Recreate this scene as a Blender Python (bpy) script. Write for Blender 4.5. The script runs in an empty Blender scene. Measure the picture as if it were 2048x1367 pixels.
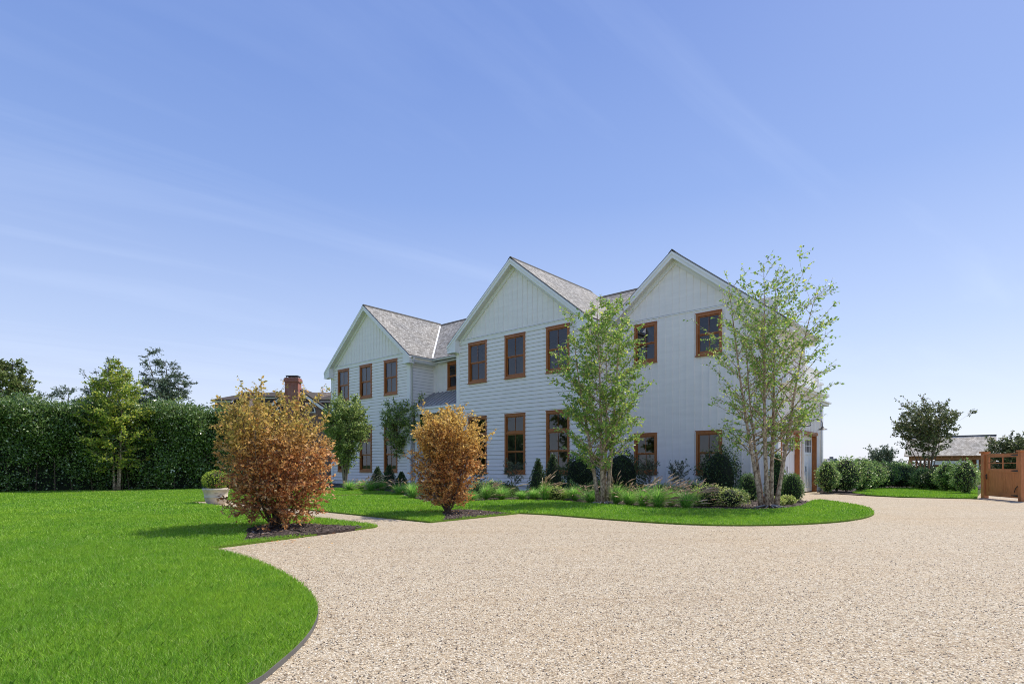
import bpy, math, random
import numpy as np
from math import radians, sin, cos, pi, sqrt

# ------------------------------------------------------------------ camera, sky, sun
SC = bpy.context.scene
CAM_H, FPX, HZ = 1.25, 1114.0, 929.5            # metres, focal length and horizon row in a 2048 px wide frame
cd = bpy.data.cameras.new('camera'); cam = bpy.data.objects.new('camera', cd); SC.collection.objects.link(cam)
cam.location = (0, 0, CAM_H); cam.rotation_euler = (radians(90), 0, 0)
cd.sensor_width = 36; cd.lens = 36 * FPX / 2048; cd.shift_y = (HZ - 683.5) / 2048; cd.clip_end = 5000
SC.camera = cam

SUN_EL, SUN_X, SUN_Y = radians(57), 0.802, 0.598
sun_az = math.atan2(SUN_X, SUN_Y)               # clockwise from +Y
W = bpy.data.worlds.new('World'); SC.world = W; W.use_nodes = True
wn, wl = W.node_tree.nodes, W.node_tree.links
wn.clear()
out = wn.new('ShaderNodeOutputWorld'); bg = wn.new('ShaderNodeBackground'); sky = wn.new('ShaderNodeTexSky')
sky.sky_type = 'NISHITA'; sky.sun_disc = False; sky.sun_elevation = SUN_EL; sky.sun_rotation = sun_az
sky.altitude = 0; sky.air_density = 1.0; sky.dust_density = 1.0; sky.ozone_density = 2.2
SKY_STRENGTH = 0.15
bg.inputs['Strength'].default_value = SKY_STRENGTH * .965
# thin cirrus: a soft band and faint streaks, mapped on the sky direction projected on a high plane
tc = wn.new('ShaderNodeTexCoord'); sep = wn.new('ShaderNodeSeparateXYZ'); wl.new(tc.outputs['Generated'], sep.inputs[0])
def wmath(op, a, b=None, c=None):
    n = wn.new('ShaderNodeMath'); n.operation = op
    for i, v in enumerate((a, b, c)):
        if v is None: continue
        if isinstance(v, (int, float)): n.inputs[i].default_value = v
        else: wl.new(v, n.inputs[i])
    return n.outputs[0]
zc = wmath('MAXIMUM', sep.outputs['Z'], 0.04)
px_ = wmath('DIVIDE', sep.outputs['X'], zc); py_ = wmath('DIVIDE', sep.outputs['Y'], zc)
cmb = wn.new('ShaderNodeCombineXYZ'); wl.new(px_, cmb.inputs[0]); wl.new(py_, cmb.inputs[1])
mp = wn.new('ShaderNodeMapping'); mp.vector_type = 'TEXTURE'; mp.inputs['Rotation'].default_value = (0, 0, radians(41)); mp.inputs['Scale'].default_value = (3.2, 0.75, 1)
wl.new(cmb.outputs[0], mp.inputs['Vector'])
nz = wn.new('ShaderNodeTexNoise'); nz.inputs['Scale'].default_value = 0.9; nz.inputs['Detail'].default_value = 7; nz.inputs['Roughness'].default_value = 0.55
nz.inputs['Distortion'].default_value = 0.5
wl.new(mp.outputs[0], nz.inputs['Vector'])
cr = wn.new('ShaderNodeMapRange'); cr.inputs['From Min'].default_value = 0.50; cr.inputs['From Max'].default_value = 0.85
cr.inputs['To Max'].default_value = 0.30; cr.clamp = True
wl.new(nz.outputs['Fac'], cr.inputs['Value'])
mixc = wn.new('ShaderNodeMix'); mixc.data_type = 'RGBA'
mixc.inputs['B'].default_value = (4.2, 4.9, 6.3, 1)
hs = wn.new('ShaderNodeHueSaturation'); hs.inputs['Hue'].default_value = 0.508; hs.inputs['Saturation'].default_value = 0.95; hs.inputs['Value'].default_value = 1.0
wl.new(sky.outputs[0], hs.inputs['Color'])
er = wn.new('ShaderNodeValToRGB'); E_ = er.color_ramp.elements
SKYC = [(0.0, (.67, .70, .81)), (.06, (.60, .65, .79)), (.20, (.41, .51, .75)), (.42, (.205, .32, .64)), (.62, (.13, .23, .56)), (1.0, (.08, .155, .42))]
while len(E_) < len(SKYC): E_.new(.5)
for i_, (p_, c_) in enumerate(SKYC): E_[i_].position = p_; E_[i_].color = (*[v / 1.0 for v in c_], 1)
wl.new(sep.outputs['Z'], er.inputs[0])
sc_ = wn.new('ShaderNodeVectorMath'); sc_.operation = 'SCALE'; sc_.inputs['Scale'].default_value = 1 / SKY_STRENGTH; wl.new(er.outputs[0], sc_.inputs[0])
bl = wn.new('ShaderNodeMix'); bl.data_type = 'RGBA'; bl.inputs['Factor'].default_value = .82
wl.new(hs.outputs[0], bl.inputs['A']); wl.new(sc_.outputs[0], bl.inputs['B'])
wl.new(bl.outputs['Result'], mixc.inputs['A']); wl.new(cr.outputs[0], mixc.inputs['Factor'])
wl.new(mixc.outputs['Result'], bg.inputs['Color']); wl.new(bg.outputs[0], out.inputs[0])

sl = bpy.data.lights.new('sun', 'SUN'); sun = bpy.data.objects.new('sun', sl); SC.collection.objects.link(sun)
sl.energy = 4.0; sl.angle = radians(0.5); sl.color = (1.0, 0.93, 0.83)
from mathutils import Vector, Matrix
sd_ = Vector((SUN_X * cos(SUN_EL), SUN_Y * cos(SUN_EL), sin(SUN_EL))).normalized()
sun.rotation_euler = sd_.to_track_quat('Z', 'Y').to_euler(); sun.location = (30, 20, 40)
SC.view_settings.view_transform = 'Standard'; SC.view_settings.look = 'None'
SC.view_settings.exposure = 0.41; SC.view_settings.gamma = 1
SC.cycles.pixel_filter_type = 'BLACKMAN_HARRIS'; SC.cycles.filter_width = 1.0
SC.cycles.max_bounces = 8; SC.cycles.transparent_max_bounces = 16
try:
    SC.cycles.use_denoising = True; SC.cycles.denoising_prefilter = 'NONE'; SC.cycles.denoising_input_passes = 'RGB_ALBEDO_NORMAL'
except Exception: pass

# ------------------------------------------------------------------ helpers
UX, UY, VX, VY = .7527, -.6584, .6584, .7527     # house axes: s runs right along the front, d runs into the house
def sd(s, d): return (s * UX + d * VX, s * UY + d * VY)
def gp(x, y):                                    # photo pixel on the ground -> metres
    Y = FPX * CAM_H / (y - HZ); return ((x - 1024) / FPX * Y, Y)
COL = SC.collection
class MB:
    def __init__(s): s.v, s.f, s.uv = [], [], []
    def face(s, pts, uv=None):
        b = len(s.v); s.v += [tuple(p) for p in pts]; s.f.append(tuple(range(b, b + len(pts))))
        s.uv += list(uv) if uv else [(0, 0)] * len(pts)
    def box(s, x0, x1, y0, y1, z0, z1):
        if x0 > x1: x0, x1 = x1, x0
        if y0 > y1: y0, y1 = y1, y0
        c = [(x0,y0,z0),(x1,y0,z0),(x1,y1,z0),(x0,y1,z0),(x0,y0,z1),(x1,y0,z1),(x1,y1,z1),(x0,y1,z1)]
        for q in ((0,3,2,1),(4,5,6,7),(0,1,5,4),(1,2,6,5),(2,3,7,6),(3,0,4,7)): s.face([c[i] for i in q])
    def prism(s, poly, a, b, ax):                # poly of 2D points extruded along an axis: 'y' -> poly in x,z ; 'x' -> poly in y,z ; 'z' -> poly in x,y
        def P(p, t): return (p[0], t, p[1]) if ax == 'y' else ((t, p[0], p[1]) if ax == 'x' else (p[0], p[1], t))
        n = len(poly)
        s.face([P(p, a) for p in poly]); s.face([P(p, b) for p in reversed(poly)])
        for i in range(n):
            p, q = poly[i], poly[(i + 1) % n]; s.face([P(p, a), P(p, b), P(q, b), P(q, a)])
    def tube(s, pts, rad, n=6, cap=True):
        pts = [Vector(p) for p in pts]; m = len(pts)
        if isinstance(rad, (int, float)): rad = [rad] * m
        base = len(s.v); prev = None
        for i, p in enumerate(pts):
            d = (pts[min(i + 1, m - 1)] - pts[max(i - 1, 0)]);
            if d.length < 1e-9: d = Vector((0, 0, 1))
            d.normalize()
            a = Vector((1, 0, 0)) if abs(d.x) < .9 else Vector((0, 1, 0))
            if prev is not None: a = prev
            e1 = (a - d * a.dot(d)).normalized(); e2 = d.cross(e1); prev = e1
            for k in range(n):
                t = 2 * pi * k / n; q = p + (e1 * cos(t) + e2 * sin(t)) * rad[i]; s.v.append((q.x, q.y, q.z))
        for i in range(m - 1):
            for k in range(n):
                a0 = base + i * n + k; a1 = base + i * n + (k + 1) % n
                s.f.append((a0, a1, a1 + n, a0 + n)); s.uv += [(0, 0)] * 4
        if cap:
            s.f.append(tuple(base + (m - 1) * n + k for k in range(n))); s.uv += [(0, 0)] * n
            s.f.append(tuple(base + k for k in reversed(range(n)))); s.uv += [(0, 0)] * n
    def lathe(s, prof, n=32, c=(0, 0, 0)):
        base = len(s.v)
        for r, z in prof:
            for k in range(n):
                t = 2 * pi * k / n; s.v.append((c[0] + r * cos(t), c[1] + r * sin(t), c[2] + z))
        for i in range(len(prof) - 1):
            for k in range(n):
                a0 = base + i * n + k; a1 = base + i * n + (k + 1) % n
                s.f.append((a0, a1, a1 + n, a0 + n)); s.uv += [(0, 0)] * 4
    def build(s, name, m, parent=None, off=None, smooth=False, bevel=0):
        me = bpy.data.meshes.new(name)
        v = s.v if off is None else [(p[0] - off[0], p[1] - off[1], p[2] - off[2]) for p in s.v]
        me.from_pydata(v, [], s.f)
        uvl = me.uv_layers.new(name='UVMap'); uvl.data.foreach_set('uv', [c for p in s.uv for c in p])
        if smooth: me.polygons.foreach_set('use_smooth', [True] * len(me.polygons))
        me.materials.append(m); me.update()
        o = bpy.data.objects.new(name, me); COL.objects.link(o)
        if parent: o.parent = parent
        if bevel:
            b = o.modifiers.new('bevel', 'BEVEL'); b.width = bevel; b.segments = 2; b.limit_method = 'ANGLE'
        return o
def npmesh(name, V, k, m, parent=None, off=(0, 0, 0), smooth=False):
    V = np.asarray(V, dtype=np.float32) - np.array(off, dtype=np.float32)
    n = len(V); me = bpy.data.meshes.new(name); nf = n // k
    me.vertices.add(n); me.vertices.foreach_set('co', V.ravel())
    me.loops.add(n); me.loops.foreach_set('vertex_index', np.arange(n, dtype=np.int32))
    me.polygons.add(nf); me.polygons.foreach_set('loop_start', np.arange(0, n, k, dtype=np.int32))
    me.polygons.foreach_set('loop_total', np.full(nf, k, dtype=np.int32))
    me.materials.append(m); me.update(calc_edges=True)
    o = bpy.data.objects.new(name, me); COL.objects.link(o)
    if parent: o.parent = parent
    return o
def tag(o, label=None, cat=None, group=None, kind=None):
    if label: o['label'] = label
    if cat: o['category'] = cat
    if group: o['group'] = group
    if kind: o['kind'] = kind
    return o
def empty(name, loc, rz=0):
    o = bpy.data.objects.new(name, None); COL.objects.link(o); o.location = loc; o.rotation_euler = (0, 0, rz)
    o.empty_display_size = .3; return o

# ------------------------------------------------------------------ materials
class NT:
    def __init__(s, name):
        s.m = bpy.data.materials.new(name); s.m.use_nodes = True; s.n = s.m.node_tree.nodes; s.l = s.m.node_tree.links
        s.b = s.n['Principled BSDF']; s.o = s.n['Material Output']
        s.tc = s.n.new('ShaderNodeTexCoord')
    def noise(s, scale, detail=4, rough=.55, vec='Object', sc=None):
        n = s.n.new('ShaderNodeTexNoise'); n.inputs['Scale'].default_value = scale; n.inputs['Detail'].default_value = detail
        n.inputs['Roughness'].default_value = rough
        src = s.tc.outputs[vec]
        if sc:
            mpn = s.n.new('ShaderNodeMapping'); mpn.inputs['Scale'].default_value = sc; s.l.new(src, mpn.inputs[0]); src = mpn.outputs[0]
        s.l.new(src, n.inputs['Vector']); return n.outputs['Fac']
    def ramp(s, fac, stops):
        r = s.n.new('ShaderNodeValToRGB'); e = r.color_ramp.elements
        while len(e) < len(stops): e.new(.5)
        for i, (p, c) in enumerate(stops): e[i].position = p; e[i].color = (*c, 1)
        s.l.new(fac, r.inputs[0]); return r.outputs[0]
    def mix(s, a, b, fac, mode='MIX'):
        n = s.n.new('ShaderNodeMix'); n.data_type = 'RGBA'; n.blend_type = mode
        for k, v in (('A', a), ('B', b)):
            if isinstance(v, tuple): n.inputs[k].default_value = (*v, 1)
            else: s.l.new(v, n.inputs[k])
        if isinstance(fac, (int, float)): n.inputs['Factor'].default_value = fac
        else: s.l.new(fac, n.inputs['Factor'])
        return n.outputs['Result']
    def rng(s, v, a, b, c, d):
        n = s.n.new('ShaderNodeMapRange'); s.l.new(v, n.inputs[0])
        for i, x in enumerate((a, b, c, d)): n.inputs[i + 1].default_value = x
        return n.outputs[0]
    def col(s, c):
        if isinstance(c, tuple): s.b.inputs['Base Color'].default_value = (*c, 1)
        else: s.l.new(c, s.b.inputs['Base Color'])
    def bump(s, h, strength=.3, dist=.01):
        n = s.n.new('ShaderNodeBump'); n.inputs['Strength'].default_value = strength; n.inputs['Distance'].default_value = dist
        s.l.new(h, n.inputs['Height']); s.l.new(n.outputs[0], s.b.inputs['Normal'])
def simple(name, c, rough=.6, var=.12, scale=3, bump=0, bscale=40, metal=0, sc=None):
    t = NT(name); f = t.noise(scale, 5, sc=sc)
    lo = tuple(x * (1 - var) for x in c); hi = tuple(min(1, x * (1 + var)) for x in c)
    t.col(t.ramp(f, [(.3, lo), (.7, hi)])); t.b.inputs['Roughness'].default_value = rough; t.b.inputs['Metallic'].default_value = metal
    if bump: t.bump(t.noise(bscale, 3), bump, .004)
    return t.m
def leafmat(name, stops, transl=.35, rough=.5, patch=None, pscale=.8, spec=.4, zmix=None):
    t = NT(name); g = t.n.new('ShaderNodeNewGeometry')
    c = t.ramp(g.outputs['Random Per Island'], stops)
    if patch:
        f = t.noise(pscale, 2)
        c2 = t.ramp(g.outputs['Random Per Island'], patch)
        if zmix:
            sp = t.n.new('ShaderNodeSeparateXYZ'); t.l.new(t.tc.outputs['Object'], sp.inputs[0]); ma = t.n.new('ShaderNodeMath'); ma.operation = 'MULTIPLY_ADD'
            t.l.new(f, ma.inputs[0]); ma.inputs[1].default_value = 2.6; t.l.new(sp.outputs['Z'], ma.inputs[2]); f = t.rng(ma.outputs[0], zmix[0], zmix[1], .42, .58)
        c = t.mix(c, c2, t.rng(f, .42, .58, 0, 1))
    t.col(c); t.b.inputs['Roughness'].default_value = rough; t.b.inputs['Specular IOR Level'].default_value = spec
    tr = t.n.new('ShaderNodeBsdfTranslucent'); mx = t.n.new('ShaderNodeMixShader'); mx.inputs[0].default_value = transl
    br = t.mix(c, (1.0, 1.0, .55), .08); t.l.new(br, tr.inputs['Color'])
    t.l.new(t.b.outputs[0], mx.inputs[1]); t.l.new(tr.outputs[0], mx.inputs[2]); t.l.new(mx.outputs[0], t.o.inputs[0])
    return t.m
M = {}
M['white'] = simple('white_paint', (.87, .87, .85), .45, .03, 1.2)
M['siding'] = simple('white_siding', (.905, .87, .82), .5, .035, .9, sc=(1, 1, 6))
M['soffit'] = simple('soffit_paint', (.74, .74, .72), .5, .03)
M['shade_line'] = simple('painted_shade', (.52, .51, .50), .8, .05)  # darker tone that paints shade lines on siding and frieze
M['metal_roof'] = simple('metal_roof', (.36, .34, .33), .5, .06)
M['iron'] = simple('black_iron', (.02, .02, .022), .45, .1)
M['interior'] = simple('room_plaster', (.30, .28, .25), .9, .1)
M['blind'] = simple('window_blind', (.32, .30, .31), .9, .05)
M['gutter'] = simple('gutter_metal', (.66, .66, .64), .35, .03)
M['lead'] = simple('valley_flashing', (.72, .72, .70), .4, .05)
def wood(name, a, b, rough=.45, vert=True):
    t = NT(name); f = t.noise(6, 6, .6, sc=(5, 5, .6) if vert else (.6, 5, 5)); g = t.noise(1.7, 3)
    c = t.mix(t.ramp(f, [(.3, a), (.7, b)]), tuple(x * .75 for x in a), t.rng(g, .5, .75, 0, .6))
    t.col(c); t.b.inputs['Roughness'].default_value = rough; t.bump(f, .2, .003); return t.m
M['cedar'] = wood('cedar_trim', (0.317, 0.100, 0.023), (0.440, 0.157, 0.038), .42)
M['cedar_gate'] = wood('cedar_gate', (0.414, 0.147, 0.044), (0.598, 0.236, 0.083), .5)
M['cedar_dark'] = wood('cedar_pool_house', (.36, .15, .06), (.52, .23, .09), .6)
def glass():
    t = NT('window_glass'); fr = t.n.new('ShaderNodeFresnel'); fr.inputs['IOR'].default_value = 1.75
    gl = t.n.new('ShaderNodeBsdfGlossy'); gl.inputs['Roughness'].default_value = .015; gl.inputs['Color'].default_value = (.85, .88, .92, 1)
    tr = t.n.new('ShaderNodeBsdfTransparent'); tr.inputs['Color'].default_value = (.62, .66, .66, 1)
    mx = t.n.new('ShaderNodeMixShader')
    w = t.noise(1.3, 2); bp = t.n.new('ShaderNodeBump'); bp.inputs['Strength'].default_value = .08; bp.inputs['Distance'].default_value = .02
    t.l.new(w, bp.inputs['Height']); t.l.new(bp.outputs[0], gl.inputs['Normal'])
    t.l.new(fr.outputs[0], mx.inputs[0]); t.l.new(tr.outputs[0], mx.inputs[1]); t.l.new(gl.outputs[0], mx.inputs[2]); t.l.new(mx.outputs[0], t.o.inputs[0])
    return t.m
M['glass'] = glass()
def shingle(name, cols, w=.16, h=.15, bumpd=.012):
    t = NT(name); br = t.n.new('ShaderNodeTexBrick'); t.l.new(t.tc.outputs['UV'], br.inputs['Vector'])
    br.inputs['Scale'].default_value = 1; br.inputs['Brick Width'].default_value = w; br.inputs['Row Height'].default_value = h
    br.inputs['Mortar Size'].default_value = .006; br.inputs['Color1'].default_value = (0, 0, 0, 1); br.inputs['Color2'].default_value = (1, 1, 1, 1)
    br.inputs['Mortar'].default_value = (.5, .5, .5, 1); br.offset = .37
    c = t.ramp(br.outputs['Color'], cols)
    n2 = t.noise(.7, 4, vec='UV'); n3 = t.noise(9, 4, vec='UV', sc=(1, 4, 1))
    c = t.mix(c, tuple(x * .55 for x in cols[0][1]), t.rng(n3, .52, .75, 0, .8))
    c = t.mix(c, t.ramp(n2, [(.3, (.75, .75, .78)), (.7, (1.1, 1.05, 1.0))]), .8, 'MULTIPLY')
    c = t.mix(c, tuple(x * .35 for x in cols[0][1]), br.outputs['Fac'])
    # butt edge of each course: a saw-tooth height along the slope
    sp = t.n.new('ShaderNodeSeparateXYZ'); t.l.new(t.tc.outputs['UV'], sp.inputs[0])
    mm = t.n.new('ShaderNodeMath'); mm.operation = 'DIVIDE'; mm.inputs[1].default_value = h; t.l.new(sp.outputs['Y'], mm.inputs[0])
    fr = t.n.new('ShaderNodeMath'); fr.operation = 'FRACT'; t.l.new(mm.outputs[0], fr.inputs[0])
    iv = t.n.new('ShaderNodeMath'); iv.operation = 'SUBTRACT'; iv.inputs[0].default_value = 1; t.l.new(fr.outputs[0], iv.inputs[1])
    ad = t.n.new('ShaderNodeMath'); ad.operation = 'MULTIPLY_ADD'; ad.inputs[1].default_value = .5; t.l.new(br.outputs['Color'], ad.inputs[0]); t.l.new(iv.outputs[0], ad.inputs[2])
    t.bump(ad.outputs[0], .9, bumpd)
    t.col(c); t.b.inputs['Roughness'].default_value = .9; t.b.inputs['Specular IOR Level'].default_value = .2
    return t.m
M['shingle'] = shingle('cedar_shingle', [(0, (0.234, 0.224, 0.201)), (.5, (0.351, 0.345, 0.316)), (1, (0.500, 0.494, 0.459))])
M['shingle_light'] = shingle('pale_cedar_shingle', [(0, (0.378, 0.351, 0.284)), (.5, (0.530, 0.494, 0.420)), (1, (0.656, 0.624, 0.531))], .2, .17)
M['asphalt_shingle'] = shingle('brown_shingle', [(0, (.20, .165, .135)), (1, (.32, .27, .22))], .3, .2)
def brick(name, a, b, mortar=(.32, .27, .24)):
    t = NT(name); br = t.n.new('ShaderNodeTexBrick'); mpn = t.n.new('ShaderNodeMapping'); mpn.inputs['Rotation'].default_value = (radians(90), 0, 0)
    t.l.new(t.tc.outputs['Object'], mpn.inputs[0]); t.l.new(mpn.outputs[0], br.inputs['Vector'])
    br.inputs['Scale'].default_value = 1; br.inputs['Brick Width'].default_value = .22; br.inputs['Row Height'].default_value = .075
    br.inputs['Mortar Size'].default_value = .01; br.inputs['Color1'].default_value = (*a, 1); br.inputs['Color2'].default_value = (*b, 1); br.inputs['Mortar'].default_value = (*mortar, 1)
    t.col(t.mix(br.outputs['Color'], tuple(x * .5 for x in a), t.rng(t.noise(3, 4), .5, .7, 0, .5))); t.b.inputs['Roughness'].default_value = .9
    return t.m
M['brick'] = brick('red_brick', (.42, .12, .07), (.32, .085, .05))
M['brick_wall'] = brick('brown_brick', (.26, .13, .09), (.19, .09, .06))
def gravel():
    t = NT('pea_gravel'); v = t.n.new('ShaderNodeTexVoronoi'); v.inputs['Scale'].default_value = 72; t.l.new(t.tc.outputs['Object'], v.inputs['Vector'])
    v2 = t.n.new('ShaderNodeTexVoronoi'); v2.inputs['Scale'].default_value = 40; t.l.new(t.tc.outputs['Object'], v2.inputs['Vector'])
    sp = t.n.new('ShaderNodeSeparateColor'); t.l.new(v.outputs['Color'], sp.inputs[0])
    sp2 = t.n.new('ShaderNodeSeparateColor'); t.l.new(v2.outputs['Color'], sp2.inputs[0])
    c = t.ramp(sp.outputs['Red'], [(0, (0.043, 0.038, 0.034)), (.09, (0.171, 0.130, 0.096)), (.16, (0.445, 0.345, 0.223)), (.55, (0.582, 0.493, 0.353)), (.8, (0.667, 0.588, 0.446)), (1, (0.734, 0.692, 0.585))])
    c2 = t.ramp(sp2.outputs['Green'], [(0, (0.051, 0.048, 0.044)), (.08, (0.257, 0.190, 0.130)), (.14, (0.478, 0.381, 0.249)), (.5, (0.582, 0.493, 0.353)), (1, (0.701, 0.639, 0.516))])
    c = t.mix(c, c2, .38)
    big = t.noise(.35, 5, .6); c = t.mix(c, (0.564, 0.415, 0.241), t.rng(big, .48, .72, 0, .3))
    trk = t.noise(1.0, 5, .6, sc=(.22, 1.5, 1)); c = t.mix(c, (0.393, 0.288, 0.178), t.rng(trk, .50, .70, 0, .30))
    med = t.noise(7, 4, .65); c = t.mix(c, (0.257, 0.181, 0.121), t.rng(med, .55, .74, 0, .5))
    dark = t.ramp(v.outputs['Distance'], [(.30, (1, 1, 1)), (.62, (0.530, 0.493, 0.446))])
    c = t.mix(c, dark, .75, 'MULTIPLY')
    t.col(c); t.b.inputs['Roughness'].default_value = .85; t.b.inputs['Specular IOR Level'].default_value = .25
    h1 = t.n.new('ShaderNodeMath'); h1.operation = 'SUBTRACT'; h1.inputs[0].default_value = 1; t.l.new(v.outputs['Distance'], h1.inputs[1])
    h2 = t.n.new('ShaderNodeMath'); h2.operation = 'MULTIPLY_ADD'; h2.inputs[1].default_value = 1.3; t.l.new(med, h2.inputs[0]); t.l.new(h1.outputs[0], h2.inputs[2])
    t.bump(h2.outputs[0], .5, .008); return t.m
M['gravel'] = gravel()
def pebbles():
    t = NT('pebble'); g = t.n.new('ShaderNodeNewGeometry')
    t.col(t.ramp(g.outputs['Random Per Island'], [(0, (0.038, 0.034, 0.032)), (.14, (0.137, 0.104, 0.077)), (.22, (0.427, 0.319, 0.188)), (.6, (0.564, 0.467, 0.328)), (1, (0.718, 0.666, 0.550))]))
    t.b.inputs['Roughness'].default_value = .7; return t.m
M['pebble'] = pebbles()
def mulch():
    t = NT('bark_mulch'); f = t.noise(24, 6, .8); g = t.noise(5, 3)
    t.col(t.mix(t.ramp(f, [(.32, (.018, .012, .010)), (.55, (.07, .048, .038)), (.75, (.17, .12, .10))]), (.10, .075, .06), t.rng(g, .4, .7, 0, .4)))
    t.b.inputs['Roughness'].default_value = .95; t.bump(f, 1, .03); return t.m
M['mulch'] = mulch()
def lawnm(name, a, b, c):
    t = NT(name); f = t.noise(60, 5, .7); g = t.noise(.55, 4, .6)
    t.col(t.mix(t.ramp(f, [(.3, a), (.7, b)]), c, t.rng(g, .4, .65, 0, .5))); t.b.inputs['Roughness'].default_value = .9
    t.b.inputs['Specular IOR Level'].default_value = .15; t.bump(f, .9, .03); return t.m
M['lawn'] = lawnm('lawn_soil', (.09, .16, .02), (.20, .33, .04), (.18, .29, .03))
M['field'] = lawnm('field', (.04, .075, .015), (.08, .13, .03), (.07, .10, .03))
def blade():
    t = NT('grass_blade'); g = t.n.new('ShaderNodeNewGeometry')
    c = t.ramp(g.outputs['Random Per Island'], [(0, (0.134, 0.288, 0.019)), (.45, (0.249, 0.501, 0.035)), (.85, (0.365, 0.635, 0.068)), (1, (0.615, 0.732, 0.284))])
    f = t.noise(.5, 4, .6); c = t.mix(c, (0.416, 0.635, 0.054), t.rng(f, .42, .66, 0, .6))
    f2 = t.noise(2.3, 3); c = t.mix(c, (0.150, 0.385, 0.035), t.rng(f2, .5, .7, 0, .45))
    t.col(c); t.b.inputs['Roughness'].default_value = .45; t.b.inputs['Specular IOR Level'].default_value = .35
    tr = t.n.new('ShaderNodeBsdfTranslucent'); mx = t.n.new('ShaderNodeMixShader'); mx.inputs[0].default_value = .35
    t.l.new(c, tr.inputs['Color']); t.l.new(t.b.outputs[0], mx.inputs[1]); t.l.new(tr.outputs[0], mx.inputs[2]); t.l.new(mx.outputs[0], t.o.inputs[0])
    return t.m
M['blade'] = blade()
def bark(name, a, b, scale=14, sc=(1, 1, .35), bumpd=.01):
    t = NT(name); f = t.noise(scale, 5, .65, sc=sc); t.col(t.ramp(f, [(.35, a), (.62, b)])); t.b.inputs['Roughness'].default_value = .85
    t.bump(f, .7, bumpd); return t.m
M['birch_bark'] = bark('birch_bark', (.13, .07, .04), (.66, .50, .35), 16, (1, 1, .8), .02)
M['bark'] = bark('brown_bark', (.06, .042, .03), (.17, .12, .085))
M['bark_pale'] = bark('pale_bark', (.15, .115, .085), (.34, .28, .22))
M['l_birch'] = leafmat('birch_leaf', [(0, (0.114, 0.240, 0.041)), (.5, (0.228, 0.423, 0.068)), (.85, (0.435, 0.617, 0.114)), (1, (0.880, 0.868, 0.160))], .42)
M['l_birch2'] = leafmat('birch_leaf_yellowing', [(0, (0.129, 0.239, 0.033)), (.45, (0.276, 0.405, 0.055)), (.8, (0.515, 0.570, 0.074)), (1, (0.850, 0.773, 0.092))], .42)
M['l_gold'] = leafmat('autumn_leaf', [(0, (0.254, 0.083, 0.037)), (.3, (0.560, 0.214, 0.081)), (.6, (0.764, 0.357, 0.123)), (.85, (0.840, 0.499, 0.185)), (1, (0.845, 0.667, 0.395))], .48, patch=[(0, (0.254, 0.214, 0.044)), (.4, (0.509, 0.416, 0.086)), (.8, (0.738, 0.523, 0.123)), (1, (0.789, 0.381, 0.123))], pscale=1.1, zmix=(2.35, 3.5))
M['l_gold2'] = leafmat('golden_leaf', [(0, (0.336, 0.124, 0.043)), (.3, (0.624, 0.258, 0.081)), (.6, (0.840, 0.433, 0.130)), (.9, (0.880, 0.557, 0.205)), (1, (0.880, 0.702, 0.389))], .48, patch=[(0, (0.408, 0.237, 0.054)), (.5, (0.768, 0.495, 0.119)), (1, (0.880, 0.640, 0.173))], pscale=1.3, zmix=(2.4, 3.6))
M['l_green'] = leafmat('green_leaf', [(0, (0.097, 0.162, 0.046)), (.5, (0.244, 0.356, 0.089)), (.9, (0.486, 0.599, 0.162)), (1, (0.900, 0.900, 0.324))], .4)
M['l_myrtle'] = leafmat('myrtle_leaf', [(0, (.045, .070, .028)), (.5, (.10, .145, .050)), (.9, (.19, .24, .08)), (1, (.30, .22, .09))], .32)
M['l_dark'] = leafmat('holly_leaf', [(0, (0.023, 0.055, 0.019)), (.6, (0.055, 0.107, 0.031)), (1, (0.136, 0.214, 0.059))], .15, .35)
M['l_box'] = leafmat('boxwood_leaf', [(0, (0.049, 0.127, 0.029)), (.6, (0.109, 0.233, 0.049)), (1, (0.269, 0.416, 0.086))], .25, .4)
M['l_boxy'] = leafmat('boxwood_ball_leaf', [(0, (0.146, 0.237, 0.027)), (.5, (0.364, 0.491, 0.046)), (1, (0.764, 0.837, 0.109))], .3, .5)
M['l_hedge'] = leafmat('hedge_leaf', [(0, (0.044, 0.094, 0.025)), (.45, (0.106, 0.206, 0.044)), (.8, (0.213, 0.338, 0.075)), (.93, (0.375, 0.475, 0.200)), (1, (0.825, 0.880, 0.688))], .28, .28, spec=.7)  # whitish end of the ramp paints glossy highlights into the leaf colour
M['l_conifer'] = leafmat('cedar_needle', [(0, (0.060, 0.108, 0.064)), (.6, (0.121, 0.189, 0.108)), (1, (0.229, 0.309, 0.175))], .15)
M['l_oak'] = leafmat('oak_leaf', [(0, (0.066, 0.114, 0.030)), (.6, (0.154, 0.217, 0.055)), (1, (0.306, 0.331, 0.090))], .25)
M['l_shrub'] = leafmat('shrub_leaf', [(0, (0.089, 0.179, 0.054)), (.5, (0.193, 0.341, 0.089)), (.85, (0.386, 0.564, 0.149)), (1, (0.880, 0.850, 0.445))], .3, .35)
M['l_olive'] = leafmat('standard_leaf', [(0, (0.064, 0.100, 0.046)), (.7, (0.146, 0.191, 0.100)), (1, (0.273, 0.309, 0.182))], .2)
M['l_var'] = leafmat('variegated_leaf', [(0, (0.156, 0.265, 0.047)), (.4, (0.406, 0.515, 0.109)), (.8, (0.718, 0.718, 0.250)), (1, (0.880, 0.874, 0.437))], .3)
M['l_far'] = leafmat('far_leaf', [(0, (0.060, 0.090, 0.045)), (1, (0.120, 0.165, 0.075))], .15)
M['g_fount'] = leafmat('fountain_grass_leaf', [(0, (0.100, 0.263, 0.041)), (.5, (0.237, 0.537, 0.075)), (.9, (0.475, 0.800, 0.150)), (1, (0.880, 0.850, 0.420))], .4)
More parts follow.
